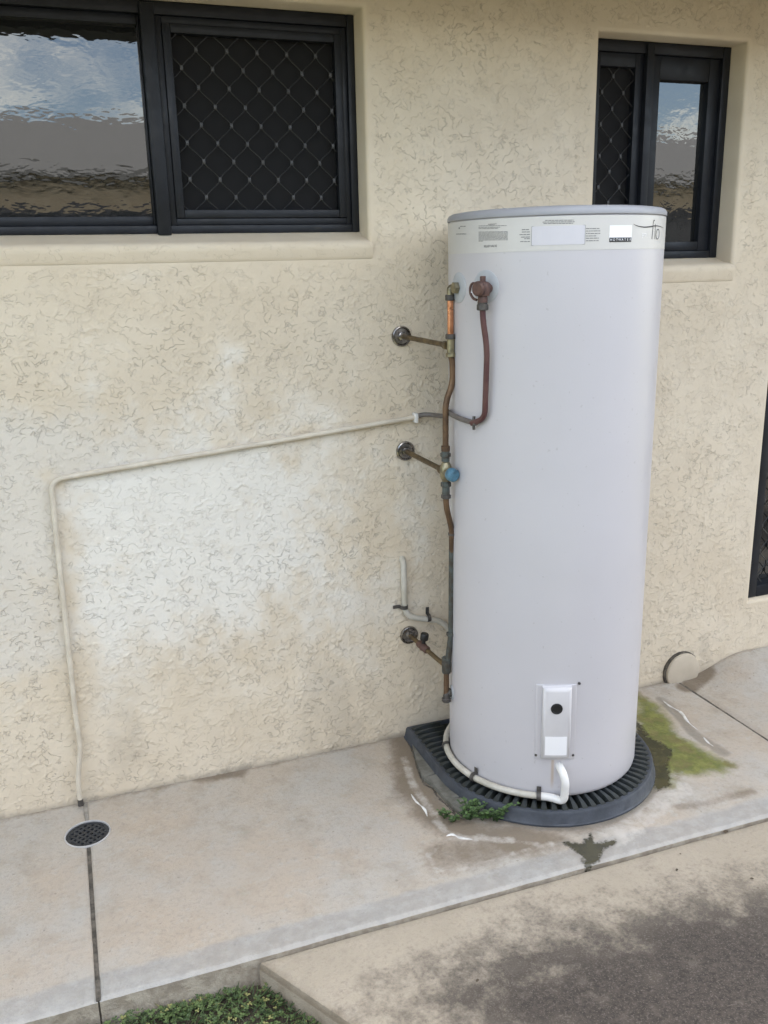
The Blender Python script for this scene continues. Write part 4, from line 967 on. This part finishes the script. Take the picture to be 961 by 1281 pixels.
for px, py in spots:
    b = G(px, py); ht = r.uniform(.03, .06)*(1.3 if 575 < px < 610 else .8)
    dmax = math.hypot(b[0]-TC[0], min(b[1]-TC[1], 0))
    if dmax < SR+.008: b[:2] = TC+(b[:2]-TC)*(SR+.012)/dmax
    for s in range(6):
        t = r.uniform(0, 6.28); tip = b+np.array([math.cos(t)*ht*.6, -abs(math.sin(t))*ht*.5, ht*r.uniform(.4, 1.1)])
        P = [tuple(b+np.array([0, 0, -.002])), tuple(b*.5+tip*.5+np.array([0, 0, ht*.12])), tuple(tip)]; st.tube(P, [.0010, .0008, .0005], 5)
        for q in np.linspace(.25, 1.05, 8):
            c = b+(tip-b)*q+np.array([0, 0, .004*math.sin(q*3)]); tt = r.uniform(0, 6.28); L_ = r.uniform(.007, .014)
            leaf(fo, c, (math.cos(tt), math.sin(tt), r.uniform(.0, .6)), (0, 0, 1), L_, L_*.34, 0 if r.random() < .6 else 1)
P = [G(612, 1022), G(622, 1015, .05), G(636, 1008, .058), G(648, 1006, .06)]
for q in P: 
    pass
tr = fillet([tuple(p) for p in P], .02, 5); st.tube(tr, .0009, 5)
for c in tr:
    for s in range(3):
        tt = r.uniform(0, 6.28); leaf(fo, c, (math.cos(tt), math.sin(tt), .25), (0, 0, 1), r.uniform(.007, .011), .0032, s % 2)
fo.build('foliage', [M['weed1'], M['weed2']], wp, recalc=False); st.build('stem', M['weed2'], wp)
for (px, py, L_), lb in zip(((908, 1043, .016), (847, 1090, .009), (938, 1099, .010), (850, 1068, .006), (597, 1229, .009)),
                            ('largest dead brown leaf on the driveway pad near the path', 'small dead leaf on pale concrete near the dark stain', 'dead leaf scrap at the far edge of the dark stain', 'tiny dark leaf crumb on the pale pad near the puddle', 'dark leaf scrap lying in the grime of the pad')):
    b = G(px, py, -.008); mb = MB(); t = random.uniform(0, 6); leaf(mb, (b[0], b[1], -.0062), (math.cos(t), math.sin(t), .1), (0, 0, 1), L_, L_*.35); leaf(mb, (b[0], b[1], -.0074), (math.cos(t+.4), math.sin(t+.4), .02), (0, 0, 1), L_*.8, L_*.3)
    tag(mb.build('dead_leaf', M['dead'], None, recalc=False), lb, 'leaf')

# ---------------------------------------------------------------- across the yard (seen in the window reflections)
fe = empty('boundary_fence', 'dark steel boundary fence across the yard reflected in the windows', 'fence')
pm_ = MB(); 
for k in range(12): pm_.box(-1.18+k*.2, -1.18+k*.2+.1, -.012, .012, 0, 2.11); pm_.box(-1.08+k*.2, -1.08+k*.2+.099, .002, .008, 0, 2.11)
pme = pm_.mesh('fence_panel', M['fence'])
for i in range(10):
    o = bpy.data.objects.new('fence_panel', pme); COL.objects.link(o); o.parent = fe; o.location = (-8+i*2.4, -5.3, -.085)
mb = MB(); mb.box(-9.2, 14.8, -5.34, -5.26, 2.02, 2.065); mb.build('top_rail', M['fence'], fe)
nh = empty('neighbour_house', 'neighbouring cream house with low grey roof reflected in the windows', 'house')
mb = MB(); mb.box(-12, 22, -16, -7.42, -.1, 2.57); mb.build('wall', M['nwall'], nh)
mb = MB(); mb.add([(-13, -7.3, 2.56), (23, -7.3, 2.56), (23, -12, 3.78), (-13, -12, 3.78), (23, -16.7, 2.56), (-13, -16.7, 2.56), (-13, -7.3, 2.48), (23, -7.3, 2.48), (23, -16.7, 2.48), (-13, -16.7, 2.48)], [(0, 1, 2, 3), (3, 2, 4, 5), (0, 6, 7, 1), (5, 4, 8, 9), (6, 9, 8, 7), (1, 7, 8, 4, 2), (0, 3, 5, 9, 6)]); mb.build('roof', M['nroof'], nh)
